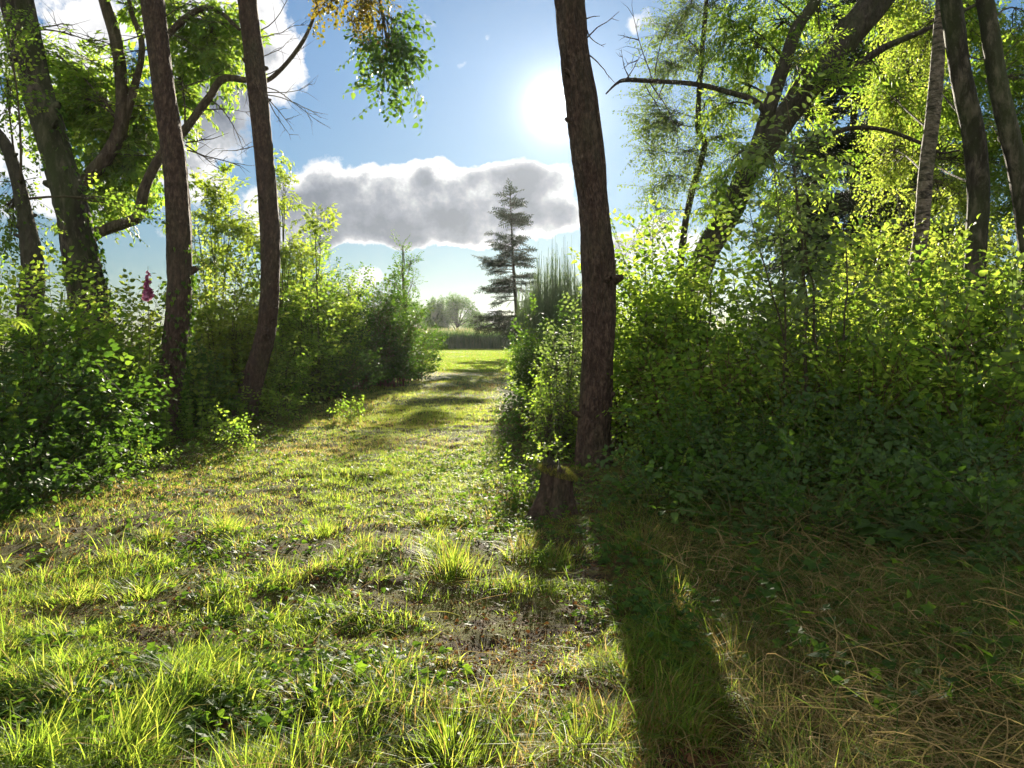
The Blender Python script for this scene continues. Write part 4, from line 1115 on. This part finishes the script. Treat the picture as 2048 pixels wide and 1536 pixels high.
# --- right-hand thicket, from the ride outward
bush(1268, 560, 9.6, .55, SP_HAZEL, 'leaf', 'hazel bush just right of the big reddish trunk', 101, .95)
bush(1300, 425, 10.6, .75, SP_BRAM, 'leaf', 'tallest bush right of the reddish trunk, its top against the sky', 102, 1.05)
bush(1390, 480, 9.4, .75, SP_HAZEL, 'leaf', 'hazel bush in front of the leaning willow foot', 103, .95)
bush(1500, 470, 9.6, .75, SP_BRAM, 'leaf', 'leafy bush between the willow trunk and the tall sapling', 104, 1.1)
bush(1640, 500, 8.8, .7, SP_HAZEL, 'leaf', 'bush around the foot of the tall pale-tipped sapling', 105, .9, .9)
bush(1730, 470, 10.4, .9, SP_BRAM, 'leafyellow', 'yellow-green bush in front of the dark spruce', 106, 1.1)
bush(1850, 460, 12.5, 1.1, SP_FINE, 'leafyellow', 'bright bush behind the pale birch trunk', 107, 1.2)
bush(1990, 430, 12.2, 1.1, SP_FINE, 'leafyellow', 'bright bush behind the two right-hand birches', 108, 1.2)
bush(1790, 560, 8.6, .7, SP_BRAM, 'leaf', 'bush left of the pale birch foot', 109, 1.0)
bush(1900, 540, 8.4, .7, SP_HAZEL, 'leaf', 'bush between the feet of the pale and dark birches', 110, .9)
bush(2030, 520, 8.0, .7, SP_HAZEL, 'leaf', 'bush at the right frame edge under the slanting birch', 111, .95)
bush(1340, 700, 8.2, .6, SP_BRAM, 'leaf', 'low bramble right of the reddish trunk foot', 112, .95, name='bramble_bush', sm='reddish')
bush(1460, 700, 7.8, .65, SP_BRAM, 'leaf', 'low shaded bramble in the middle of the right thicket', 113, 1., name='bramble_bush', sm='reddish')
bush(1590, 700, 7.6, .65, SP_BRAM, 'leaf', 'low shaded bramble under the tall sapling', 114, 1., name='bramble_bush', sm='reddish')
bush(1720, 690, 7.3, .65, SP_BRAM, 'leaf', 'shaded bramble below the dark spruce', 115, 1., name='bramble_bush', sm='reddish')
bush(1850, 700, 7.0, .65, SP_BRAM, 'leaf', 'shaded bramble below the pale birch', 116, 1., name='bramble_bush', sm='reddish')
bush(1990, 700, 6.6, .65, SP_BRAM, 'leaf', 'shaded bramble in the lower right thicket by the frame edge', 117, 1., name='bramble_bush', sm='reddish')
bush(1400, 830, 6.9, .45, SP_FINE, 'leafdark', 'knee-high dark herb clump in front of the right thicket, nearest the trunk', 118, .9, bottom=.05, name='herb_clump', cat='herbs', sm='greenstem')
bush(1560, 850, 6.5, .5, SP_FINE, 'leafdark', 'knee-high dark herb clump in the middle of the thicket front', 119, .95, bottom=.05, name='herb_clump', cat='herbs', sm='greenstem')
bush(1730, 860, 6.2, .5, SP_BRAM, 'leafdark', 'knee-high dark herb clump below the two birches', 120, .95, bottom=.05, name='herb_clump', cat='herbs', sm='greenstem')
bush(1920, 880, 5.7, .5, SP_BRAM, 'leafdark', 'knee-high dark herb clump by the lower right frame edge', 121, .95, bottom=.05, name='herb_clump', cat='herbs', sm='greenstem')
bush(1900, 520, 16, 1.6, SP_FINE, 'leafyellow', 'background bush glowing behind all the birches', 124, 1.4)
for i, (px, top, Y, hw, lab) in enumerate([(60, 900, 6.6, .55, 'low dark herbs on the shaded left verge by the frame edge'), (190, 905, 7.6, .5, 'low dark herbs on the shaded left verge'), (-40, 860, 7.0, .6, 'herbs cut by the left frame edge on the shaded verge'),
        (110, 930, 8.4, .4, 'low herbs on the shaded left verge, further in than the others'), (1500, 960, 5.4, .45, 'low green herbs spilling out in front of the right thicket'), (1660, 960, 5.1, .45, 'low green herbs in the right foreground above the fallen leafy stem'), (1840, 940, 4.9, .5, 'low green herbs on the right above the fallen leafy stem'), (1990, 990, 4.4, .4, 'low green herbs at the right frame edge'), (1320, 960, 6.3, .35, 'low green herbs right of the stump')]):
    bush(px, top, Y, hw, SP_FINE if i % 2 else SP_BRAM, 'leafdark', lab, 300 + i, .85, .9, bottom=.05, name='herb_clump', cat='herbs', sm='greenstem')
# tall pale-tipped sapling
r = np.random.default_rng(130)
gs = ground_at(1610, 7.4)
t = thing('sapling_tree', gs, 'tall upright sapling with large pale-edged leaves in front of the willow', 'sapling')
b = Geo(); lv = Geo(); A = []
for (x0, x1, y1, w_) in ((1612, 1572, 195, 9), (1640, 1585, 330, 7), (1600, 1500, 430, 6), (1650, 1690, 420, 6), (1560, 1545, 300, 5)):
    s = np.linspace(0, 1, 14)[:, None]; p0 = ground_at(x0, 7.4); p1 = P(x1, y1, 7.4)
    p = p0 * (1 - s) + p1 * s + np.array([.1, 0, 0]) * np.sin(s * 3.14) + r.normal(size=(14, 3)) * .01
    tube(b, p, w_ / FPX * 7.4 / 2 * (1.1 - s[:, 0]) + .002, 6)
    H = p1[2] - p0[2]
    for v in np.linspace(.35, 1, int(H / .075)):
        f = v * 13; j = min(int(f), 12); pt = p[j] + (p[j + 1] - p[j]) * (f - j); a = r.uniform(0, 6.28)
        o = np.array([math.cos(a), math.sin(a), 0]); l = r.uniform(.08, .42) * (1.12 - v) ** .8
        tube(b, [pt, pt + o * l + [0, 0, l * .5]], [.004, .002], 4)
        A.append((pt + o * l + [0, 0, l * .5], o + [0, 0, .4]))
leaves_on(A, SP_HAZEL, 1.05, lv, b, r)
b.obj('stems', M['stem'], t); lv.obj('foliage', M['leafgrey'], t)
# --- left of the big trunk
bush(1130, 575, 9.3, .30, SP_HAZEL, 'leafgrey', 'tall round-leaved shrub touching the left side of the reddish trunk', 140, .62, .8, hd=.5, upr=.8)
bush(1100, 730, 9.0, .28, SP_HAZEL, 'leaf', 'low round-leaved shrub at the left foot of the reddish trunk', 141, .6, .8)
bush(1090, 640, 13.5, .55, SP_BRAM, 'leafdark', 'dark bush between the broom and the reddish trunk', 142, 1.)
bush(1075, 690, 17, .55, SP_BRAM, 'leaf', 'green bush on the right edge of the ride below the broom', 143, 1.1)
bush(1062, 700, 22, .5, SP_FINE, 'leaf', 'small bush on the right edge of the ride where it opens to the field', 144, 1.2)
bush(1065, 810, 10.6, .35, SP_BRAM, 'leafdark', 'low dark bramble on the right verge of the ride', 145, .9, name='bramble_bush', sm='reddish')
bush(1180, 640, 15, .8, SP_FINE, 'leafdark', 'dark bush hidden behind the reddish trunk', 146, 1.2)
# broom
r = np.random.default_rng(150)
gb = ground_at(1112, 18.5)
t = thing('broom_bush', gb, 'tall grey-green broom with upright wispy twigs left of the reddish trunk', 'broom')
b = Geo(); lv = Geo()
for i in range(620):
    a = r.uniform(0, 6.28); q = math.sqrt(r.random()); u = r.random()
    H = (P(1100, 462, 18.5)[2] - gb[2]) * (1 - .35 * q * q) * r.uniform(.55, .95) * (1.1 if r.random() < .2 else 1)
    s = np.linspace(0, 1, 10)[:, None]
    e = gb + np.array([math.cos(a) * q * .85, math.sin(a) * q * .85, H])
    p = (gb + np.array([math.cos(a) * q * .25, math.sin(a) * q * .25, 0])) * (1 - s) + e * s
    p[:, :2] += (np.array([math.cos(a), math.sin(a)]) * .35 * q)[None] * np.sin(s * math.pi * .9)
    tube(b, p, .007 * (1.1 - s[:, 0]) + .002, 3, r.random())
    k = 84; v = .12 + .75 * r.random(k); f = v * 9; j = np.minimum(f.astype(int), 8)
    pt = p[j] + (p[j + 1] - p[j]) * (f - j)[:, None]
    az = r.uniform(0, 6.28, k)
    blades(lv, pt[:, 0], pt[:, 1], pt[:, 2], r.uniform(.08, .30, k), r.uniform(.007, .014, k), r.uniform(.1, .6, k), az, r, r.random(k), 2)
b.obj('stems', M['broom'], t); lv.obj('foliage', M['broom'], t)

# --- left bank
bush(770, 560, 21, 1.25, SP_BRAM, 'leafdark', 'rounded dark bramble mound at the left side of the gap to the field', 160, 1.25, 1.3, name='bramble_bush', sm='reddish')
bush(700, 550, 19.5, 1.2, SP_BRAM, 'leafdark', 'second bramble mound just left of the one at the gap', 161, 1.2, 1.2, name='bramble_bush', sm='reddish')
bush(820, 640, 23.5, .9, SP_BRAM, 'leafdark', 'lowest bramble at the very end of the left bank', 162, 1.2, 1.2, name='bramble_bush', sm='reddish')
bush(630, 500, 17.5, 1.1, SP_FINE, 'leaf', 'bushy shrub right of the slender bowed trunk', 163, 1.3, 1.1)
bush(600, 545, 15.5, .8, SP_HAZEL, 'leaf', 'hazel bush right behind the slender bowed trunk', 164, 1.1)
bush(665, 680, 16.5, .8, SP_BRAM, 'leafdark', 'low dark bramble in front of the left bramble mounds', 165, 1.1, name='bramble_bush', sm='reddish')
bush(560, 700, 13.8, .45, SP_HAZEL, 'leaf', 'small hazel right of the slender bowed trunk foot', 166, .9, .8)
bush(450, 500, 14.2, .8, SP_HAZEL, 'leafyellow', 'glowing yellow-green hazel between the middle and bowed trunks', 167, 1.15)
bush(425, 620, 14.6, .7, SP_BRAM, 'leaf', 'lower green bush between the middle and bowed trunks', 168, 1.1)
bush(400, 740, 12.2, .5, SP_BRAM, 'leafdark', 'shaded low bush between the feet of the middle and bowed trunks', 169, 1.)
bush(270, 560, 11.6, .8, SP_HAZEL, 'leafyellow', 'bright hazel between the thick and the middle trunk', 170, 1.05)
bush(190, 620, 9.6, .6, SP_HAZEL, 'leaf', 'hazel in front of the thick leaning trunk', 171, .9)
bush(110, 520, 9.0, .8, SP_HAZEL, 'leaf', 'hazel with the highest shoots at the left, left of the thick trunk', 172, .9)
bush(10, 560, 8.4, .8, SP_BRAM, 'leaf', 'bush at the left frame edge', 173, 1.05)
bush(150, 700, 8.2, .8, SP_BRAM, 'leafdark', 'shaded lower bush in the left thicket', 174, 1.)
bush(20, 720, 7.4, .8, SP_BRAM, 'leafdark', 'shaded lower bush at the left frame edge', 175, 1.)
bush(215, 760, 9.8, .4, SP_BRAM, 'leafdark', 'low bush left of the middle trunk foot', 176, .95)
bush(520, 530, 17, 1.1, SP_FINE, 'leaf', 'background bush behind the slender bowed trunk', 179, 1.3)
# elder shrubs with flower plates rising over the left bank
def elder_shrub(px, Y, tips, label, seed):
    r = np.random.default_rng(seed); g = ground_at(px, Y)
    t = thing('elder_bush', g, label, 'elder bush'); b = Geo(); lv = Geo(); fl = Geo(); A = []
    for (x, y, rx, ry, n, f) in tips:
        c = P(x, y, Y); limb(b, [[*g, .03], [*(g * .6 + c * .4 + [0, 0, .3]), .02], [*(c - [0, 0, .1]), .008]], 6, .3)
        cluster(b, A, g * .35 + c * .65 + [0, 0, .1], c, np.array([rx, rx, ry]) / FPX * Y * 1.1, int(n * .9), r, .012, .15)
        for k in range(f):
            fl = Geo(); umbel(fl, P(x + r.uniform(-rx, rx) * .7, y - ry * .8, Y - r.uniform(0, .3)), .11, r, 90); fl.obj('flower_head', M['flower'], t)
    leaves_on(A, SP_ELDER, .9, lv, b, r)
    b.obj('stems', M['greenstem'], t); lv.obj('foliage', M['elder'], t)
elder_shrub(430, 15.5, [(430, 390, 50, 36, 22, 3), (395, 440, 40, 40, 16, 0), (460, 450, 50, 50, 24, 1), (420, 520, 60, 50, 22, 0)], 'elder shrub with cream flower plates between the middle and bowed trunks', 181)
elder_shrub(560, 16, [(570, 360, 34, 22, 10, 1), (560, 420, 34, 30, 12, 1), (500, 470, 30, 50, 14, 0), (580, 500, 40, 50, 18, 0)], 'elder shrub rising behind the slender bowed trunk', 182)
elder_shrub(640, 15.5, [(630, 448, 34, 18, 11, 2), (600, 520, 36, 40, 12, 0)], 'elder sprig with cream flowers leaning out right of the bowed trunk', 183)

# nettles: one bed of many, plus the tall ones that stand out
def nettles(spots, name, label, cat, kind=None, group=None, seed=1):
    r = np.random.default_rng(seed); lv = Geo(); b = Geo(); pts = []; hs = []
    for (x, y, h) in spots: pts.append((x, y, float(gh(x, y)))); hs.append(h)
    pts = np.array(pts); k = len(pts)
    D = np.stack([r.normal(0, .06, k), r.normal(0, .06, k), np.ones(k)], -1)
    w_ = r.integers(0, len(SP_NETTLE), k)
    Mx = frame(D, up=(1, 0, 0), roll=r.uniform(0, 6.28, k)); Mx = Mx * np.array([1, .9, .9]) ; Mx[:, :, 0] *= np.array(hs)[:, None]
    for i, tm in enumerate(SP_NETTLE): put(tm, Mx[w_ == i], pts[w_ == i], lv, b, r)
    return lv, b
r = np.random.default_rng(190)
spots = []
while len(spots) < 900:
    side = r.random()
    if side < .5:
        y = r.uniform(6.3, 12); x = r.uniform(1.6, .72 * y + .6); h = r.uniform(.7, 1.5) * (1 if x > 2.6 else .7)
    elif side < .8:
        y = r.uniform(7, 13); x = -r.uniform(4.4, .72 * y + .8)
        if x > -4.4: continue
        h = r.uniform(.5, 1.3)
    else:
        y = r.uniform(12, 24); x = r.uniform(-8, -4.3 - .0 * y); h = r.uniform(.6, 1.9)
    spots.append((x, y, h))
lv, b = nettles(spots, '', '', '', seed=3)
o = lv.obj('undergrowth', M['leaf']); tag(o, 'nettles and herbs filling the banks on both sides of the ride', 'undergrowth', kind='stuff')
ob = b.obj('undergrowth_stem', M['greenstem'], None)
tag(ob, 'thin upright stems of the herbs filling both banks', 'undergrowth', kind='stuff')
tall = [(1878, 7.2, 425, 'tall nettle in front of the gap between pale and dark birch'), (1965, 7.0, 400, 'tallest nettle, in front of the dark birch'),
        (1700, 7.6, 520, 'tall nettle below the dark spruce'), (2025, 6.8, 470, 'tall nettle at the right frame edge'),
        (1790, 7.4, 560, 'tall nettle left of the pale birch'), (1925, 6.6, 560, 'tall nettle with dark stem between the birches, lower down'),
        (1750, 8.0, 500, 'tall nettle right of the sapling'), (2000, 7.6, 520, 'tall nettle just right of the dark birch')]
for i, (px, Y, top, lab) in enumerate(tall):
    g = ground_at(px, Y); h = P(px, top, Y)[2] - g[2]
    t = thing('nettle_plant', g, lab, 'nettle'); lv, b = nettles([(g[0], g[1], h)], '', '', '', seed=200 + i)
    lv.obj('foliage', M['leafgrey'], t); b.obj('stems', M['reddish'], t)
for i, (px, Y, top, lab) in enumerate([(640, 19, 505, 'tallest wispy willowherb on the left bank skyline'), (670, 19, 515, 'willowherb spire next to the tallest on the left bank'), (700, 20, 525, 'willowherb spire over the left bramble mound'), (615, 18, 520, 'willowherb spire left of the tallest one'), (655, 18, 540, 'shorter willowherb spire below the tallest'), (735, 21, 545, 'willowherb spire nearest the small slender tree'), (595, 17, 545, 'willowherb spire nearest the bowed trunk')]):
    g = ground_at(px, Y); h = P(px, top, Y)[2] - g[2]
    t = thing('willowherb_plant', g, lab, 'willowherb'); lv, b = nettles([(g[0], g[1], h)], '', '', '', seed=220 + i)
    lv.obj('foliage', M['elder'], t); b.obj('stems', M['greenstem'], t)

# foxglove
r = np.random.default_rng(230)
g = ground_at(297, 9.4); top = P(296, 532, 9.4)
t = thing('foxglove', g, 'pink foxglove spike in the left bushes beside the middle trunk', 'foxglove')
b = Geo(); s = np.linspace(0, 1, 12)[:, None]; p = g * (1 - s) + top * s; tube(b, p, .007 * (1.1 - s[:, 0]) + .002, 6); b.obj('stems', M['greenstem'], t)
fg = Geo(); z1 = P(296, 540, 9.4)[2]; z0 = P(296, 592, 9.4)[2]
for i in range(46):
    u = i / 46; z = z0 + (z1 - z0) * u; a = r.normal(-1.57, 1.3); d = np.array([math.cos(a), math.sin(a), -.75]); sz = .055 * (1.15 - .75 * u)
    f = (z - g[2]) / (top[2] - g[2]); c = g * (1 - f) + top * f
    tube(fg, [c, c + d * sz * .35, c + d * sz * .85, c + d * sz * 1.05], [.006, .3 * sz, .34 * sz, .46 * sz], 8, r.random())
fg.obj('flower_spike', M['pink'], t)
lf = Geo(); tl = Tmpl(); tl.leaf(LEAF_OV, np.zeros(3), (1, 0, .3), .2); tl.done()
k = 14; dd = np.stack([r.normal(size=k), r.normal(size=k), r.uniform(.1, .5, k)], -1); put(tl, frame(dd), g + np.stack([0 * dd[:, 0], 0 * dd[:, 0], r.uniform(.05, 1.2, k)], -1), lf, None, r); lf.obj('foliage', M['leaf'], t)

# ferns at the left edge
def fern(px, py, Y, label, seed, n=9, L=.75):
    r = np.random.default_rng(seed); g = ground_at(px, Y); c = P(px, py, Y); t = thing('fern', g, label, 'fern'); b = Geo(); lv = Geo()
    hgt = max(.2, c[2] - g[2])
    for i in range(n):
        a = i * 6.28 / n + r.normal() * .25; d = np.array([math.cos(a), math.sin(a), 0]); l = L * r.uniform(.75, 1.15)
        s = np.linspace(0, 1, 26)[:, None]; p = g + d * l * s + np.array([0, 0, 1]) * (hgt * (1 - (1 - s)**2.2) * 1.15 - .5 * l * s**3)
        tube(b, p, .004 * (1.1 - s[:, 0]), 4); sd_ = np.array([-d[1], d[0], 0]); tm = Tmpl(); tm.leaf(LEAF_LN, np.zeros(3), (1, 0, 0), 1.0, wid=.9); tm.done()
        j = np.arange(3, 26); 
        for sg in (1, -1):
            dirs = sd_ * sg + (p[j] - p[j - 1]) / np.linalg.norm(p[j] - p[j - 1], axis=1, keepdims=True) * .45
            sz = .17 * np.sin(np.clip((j - 1) / 25, 0, 1) * math.pi * .93 + .15) + .01
            put(tm, frame(dirs) * sz[:, None, None], p[j], lv, None, r)
            for q in (.3, .55, .75):
                for s2 in (1, -1):
                    dd = dirs * .6 + np.cross(dirs, [0, 0, 1.0]) * s2; put(tm, frame(dd) * (sz * .38 * (1.2 - q))[:, None, None], p[j] + dirs * (sz * q)[:, None], lv, None, r)
    b.obj('stems', M['greenstem'], t); lv.obj('frond', M['leaf'], t)
fern(-105, 650, 5.6, 'fern with long fronds at the left frame edge', 240)

# ------------------------------------------------------------------ stump and near plants
g = ground_at(1108, 6.3)
st = thing('tree_stump', g, 'short mossy tree stump with ragged cut top beside the ride', 'stump')
topz = P(1112, 938, 6.3)[2]; H = topz - g[2]
n, sd2 = 34, 96; th = np.arange(sd2) * 2 * math.pi / sd2; s = np.linspace(0, 1, n)
s3 = s[:, None]
rr = .128 * (1 + .8 * (1 - s3)**2.2 * (1 + .5 * np.cos(5 * th + 1) + .45 * np.cos(th - 3.0))[None] + .26 * fbm(np.cos(th) * 2.5, np.sin(th) * 2.5, s3 * .8, 5) - .10 * np.clip(np.abs(fbm(np.cos(th) * 5, np.sin(th) * 5, s3 * .5 + 3, 2)) * -6 + 1, 0, 1))
zz = s[:, None] * H * (1 + s[:, None]**3 * (.22 * fbm(np.cos(th) * 4 + 5, np.sin(th) * 4, 0, 5) - .12 * np.cos(th))[None] * 1.4) - .06 * (1 - s[:, None])
X = g[0] + rr * np.cos(th) + .10 * s[:, None] * H; Y_ = g[1] + rr * np.sin(th); Z = g[2] + zz
V = np.stack([X, Y_, Z], -1).reshape(-1, 3)
i = np.arange(n - 1)[:, None] * sd2; j = np.arange(sd2)[None]; k = (j + 1) % sd2
F = np.concatenate([np.stack([i + j, i + k, i + sd2 + k], -1).reshape(-1, 3), np.stack([i + j, i + sd2 + k, i + sd2 + j], -1).reshape(-1, 3)])
mesh_obj('side', V, F, M['bark_main'], st, smooth=True)
tg = Geo(); ring = V[-sd2:]; c = ring.mean(0) + [0, 0, .01]
m2 = c + (ring - c) * .55; m2[:, 2] += .012 * np.sin(th * 7) + .01; VV = np.vstack([ring, m2, [c]])
jj = np.arange(sd2); kk = (jj + 1) % sd2
tg.add(VV, np.concatenate([np.stack([jj, kk, kk + sd2], -1), np.stack([jj, kk + sd2, jj + sd2], -1), np.stack([jj + sd2, kk + sd2, np.full(sd2, 2 * sd2)], -1)]))
tg.obj('cut_face', M['bark_pale'], st)
r = np.random.default_rng(250)
mg = Geo(); k = 2400; a = r.uniform(0, 6.28, k); d = .17 * np.sqrt(r.random(k))
blades(mg, c[0] + d * np.cos(a), c[1] + d * np.sin(a), np.full(k, c[2]) - .008 - .9 * np.clip(d - .12, 0, 1) - .3 * d * np.cos(a), r.uniform(.012, .05, k), r.uniform(.003, .006, k), r.uniform(.2, 1.2, k), r.uniform(0, 6.28, k), r, r.random(k), 1)
mo = mg.obj('moss', M['moss'], st)
def seedling(px, py, Y, label, seed, tms=SP_HAZEL, n=5, L=.3, scale=.6, z=None, mat='leaf', name='seedling', spreadk=.6):
    r = np.random.default_rng(seed); g = ground_at(px, Y)
    if z is not None: g[2] = z
    t = thing(name, g, label, 'seedling'); b = Geo(); lv = Geo(); A = []
    for i in range(n):
        d = np.array([r.normal() * spreadk, r.normal() * spreadk, 1.]); d /= np.linalg.norm(d); l = L * r.uniform(.6, 1.1)
        tube(b, [g, g + d * l * .5, g + d * l], [.003, .0025, .0015], 4)
        for v in (.35, .7, 1.): A.append((g + d * l * v, d * .5 + r.normal(size=3) * .8))
    leaves_on(A, tms, scale, lv, b, r); b.obj('stems', M['greenstem'], t); lv.obj('foliage', M[mat], t)
seedling(1095, 930, 6.3, 'leafy sprout growing on top of the stump', 251, n=4, L=.22, scale=.5, z=c[2])
seedling(1040, 960, 6.7, 'bright leafy seedling left of the stump', 252, n=6, L=.26, scale=.6)
seedling(1000, 925, 7.3, 'seedling in the grass a step behind the one left of the stump', 253, n=5, L=.22, scale=.55)
seedling(1285, 1000, 6.9, 'sunlit herb in the shade just right of the reddish trunk', 254, SP_FINE, 7, .45, .8)
seedling(1370, 960, 6.3, 'bright bent herb at the foot of the right thicket', 255, SP_FINE, 5, .4, .8)
seedling(1068, 1110, 4.9, 'small upright herb in front of the tuft near the stump', 256, SP_NETTLE[:1], 3, .10, .2)
seedling(290, 940, 8.2, 'small leafy herb on the dark left verge', 257, SP_BRAM, 6, .3, .7)
seedling(470, 900, 9.6, 'leafy herb near the foot of the bowed trunk', 258, SP_BRAM, 9, .4, .8)
seedling(420, 870, 10.2, 'leafy herb near the foot of the middle trunk', 259, SP_HAZEL, 9, .4, .7)
seedling(700, 860, 13, 'low leafy herb on the left edge of the ride', 260, SP_BRAM, 9, .3, .8)
seedling(560, 850, 12.5, 'broad leafy herb right of the bowed trunk foot', 261, SP_HAZEL, 12, .5, .9)

def tuft(px, Y, label, seed, n=260, h=.2, rad=.12, dry=.1, wd=.006, name='grass_tuft', lean=(.2, 1.4)):
    r = np.random.default_rng(seed); g = ground_at(px, Y); G = Geo()
    a = r.uniform(0, 6.28, n); d = rad * r.random(n) ** .8 * (1 + .45 * np.cos(2 * a + seed) + .3 * np.cos(3 * a + 2 * seed)); x = g[0] + d * np.cos(a); y = g[1] + d * np.sin(a)
    R = np.where(r.random(n) < dry, r.uniform(.78, 1, n), r.uniform(.1, .76, n))
    blades(G, x, y, gh(x, y), h * (r.random(n) ** .8 * .9 + .2) * (1.15 - .5 * d / rad), wd * r.uniform(.6, 1.2, n), r.uniform(*lean, n), a + r.normal(0, .6, n), r, R, 5)
    o = G.obj(name, M['grass']); return tag(o, label, 'grass tuft')
tuft(905, 4.75, 'tall bright grass tuft in the middle of the ride, left of the stump shadow', 270, 420, .26, .2)
tuft(1052, 5.15, 'straw-bottomed grass tuft in front of the stump', 271, 420, .20, .14, .5, .004)
tuft(300, 5.4, 'dense grass tuft on the mossy left part of the ride', 272, 420, .13, .17, .2, .004)
tuft(440, 5.7, 'spreading grass tuft right of the dense mossy-side one', 273, 360, .18, .22)
tuft(130, 4.15, 'wide-bladed grass tuft near the left frame edge', 274, 300, .17, .2, .05, .008, lean=(.5, 1.6))
tuft(270, 4.3, 'wide-bladed sprawling grass tuft on the left foreground', 275, 300, .17, .2, .05, .008, lean=(.5, 1.6))
tuft(640, 5.6, 'grass tuft on the centre left of the ride', 276, 360, .15, .22)
tuft(850, 6.0, 'grass tuft behind the tall bright one', 277, 380, .15, .25)
tuft(760, 8.0, 'low grass tuft in the middle distance of the ride', 278, 300, .13, .25)
tuft(380, 3.1, 'bright grass tuft in the lower left foreground', 279, 380, .17, .22, .1, .005)
tuft(120, 2.9, 'grass tuft in the bottom left corner', 280, 420, .18, .25, .1, .005)
tuft(900, 2.55, 'bright grass tuft at the bottom centre edge', 281, 460, .2, .22, .05, .0055)
tuft(1160, 2.6, 'bright grass tuft at the bottom edge right of the centre one', 282, 420, .2, .2, .05, .0055)
tuft(620, 2.9, 'grass tuft in the lower foreground between centre and left', 283, 380, .16, .25, .2, .005)
tuft(1480, 3.3, 'straw-coloured sunlit tuft in the right foreground', 284, 500, .26, .22, .75, .004)
tuft(1290, 5.2, 'tuft of long dull grass right of the stump', 285, 300, .36, .25, .4, .005, lean=(.4, 1.4))
tuft(1340, 4.0, 'long green grass tuft in the right foreground shade', 286, 260, .3, .25, .3, .005)
tuft(530, 4.0, 'short grass tuft in the left centre foreground', 287, 300, .12, .2)
# broad leaves of a cut plant lying on the right
r = np.random.default_rng(290); g = ground_at(1810, 4.6); t = thing('fallen_bramble', g, 'cut leafy stem with large dull green leaves lying on the right foreground', 'cut plant')
b = Geo(); lv = Geo(); s = np.linspace(0, 1, 12)[:, None]; p = P(1720, 1000, 4.9) * (1 - s) + P(1900, 1180, 4.2) * s; p[:, 2] = gh(p[:, 0], p[:, 1]) + .2 + .05 * np.sin(s[:, 0] * 3.1)
tube(b, p, .006, 6); tm = Tmpl(); tm.leaf(LEAF_IV, np.zeros(3), (1, 0, 0), 1.0); tm.done(); to = Tmpl(); to.leaf(LEAF_OV, np.zeros(3), (1, 0, 0), 1.0, wid=1.3); to.done()
for i in range(17):
    q = p[r.integers(0, 12)]; d = np.array([r.normal(), r.normal() * .7, r.uniform(-.4, .2)]); d /= np.linalg.norm(d); e = q + d * r.uniform(.03, .16)
    tube(b, [q, e], [.003, .002], 4); put(tm if i % 2 else to, frame(np.array([d]), roll=r.normal(0, .4, 1)) * r.uniform(.12, .2), np.array([e]), lv, None, r)
b.obj('stems', M['greenstem'], t); lv.obj('foliage', M['leafdark'], t)
# ------------------------------------------------------------------ thin summer haze
def make_haze():
    V = np.array([(x, y, z) for z in (-3, 24) for y in (-40, 480) for x in (-350, 350)], float)
    F = np.array([(0, 2, 3, 1), (4, 5, 7, 6), (0, 1, 5, 4), (2, 6, 7, 3), (0, 4, 6, 2), (1, 3, 7, 5)])
    m, tt, oo = newmat('haze_air')
    v = tt.nodes.new('ShaderNodeVolumePrincipled'); v.inputs['Color'].default_value = (.9, .94, 1, 1); v.inputs['Density'].default_value = HAZE
    v.inputs['Anisotropy'].default_value = .6
    tt.links.new(v.outputs[0], oo.inputs['Volume'])
    return tag(mesh_obj('haze', V, F, m), 'thin pale summer haze over the ride and the field', 'haze', kind='stuff')
HAZE = .00013
make_haze()
print('TRIS', sum(len(o.data.polygons) for o in bpy.data.objects if o.type == 'MESH'))
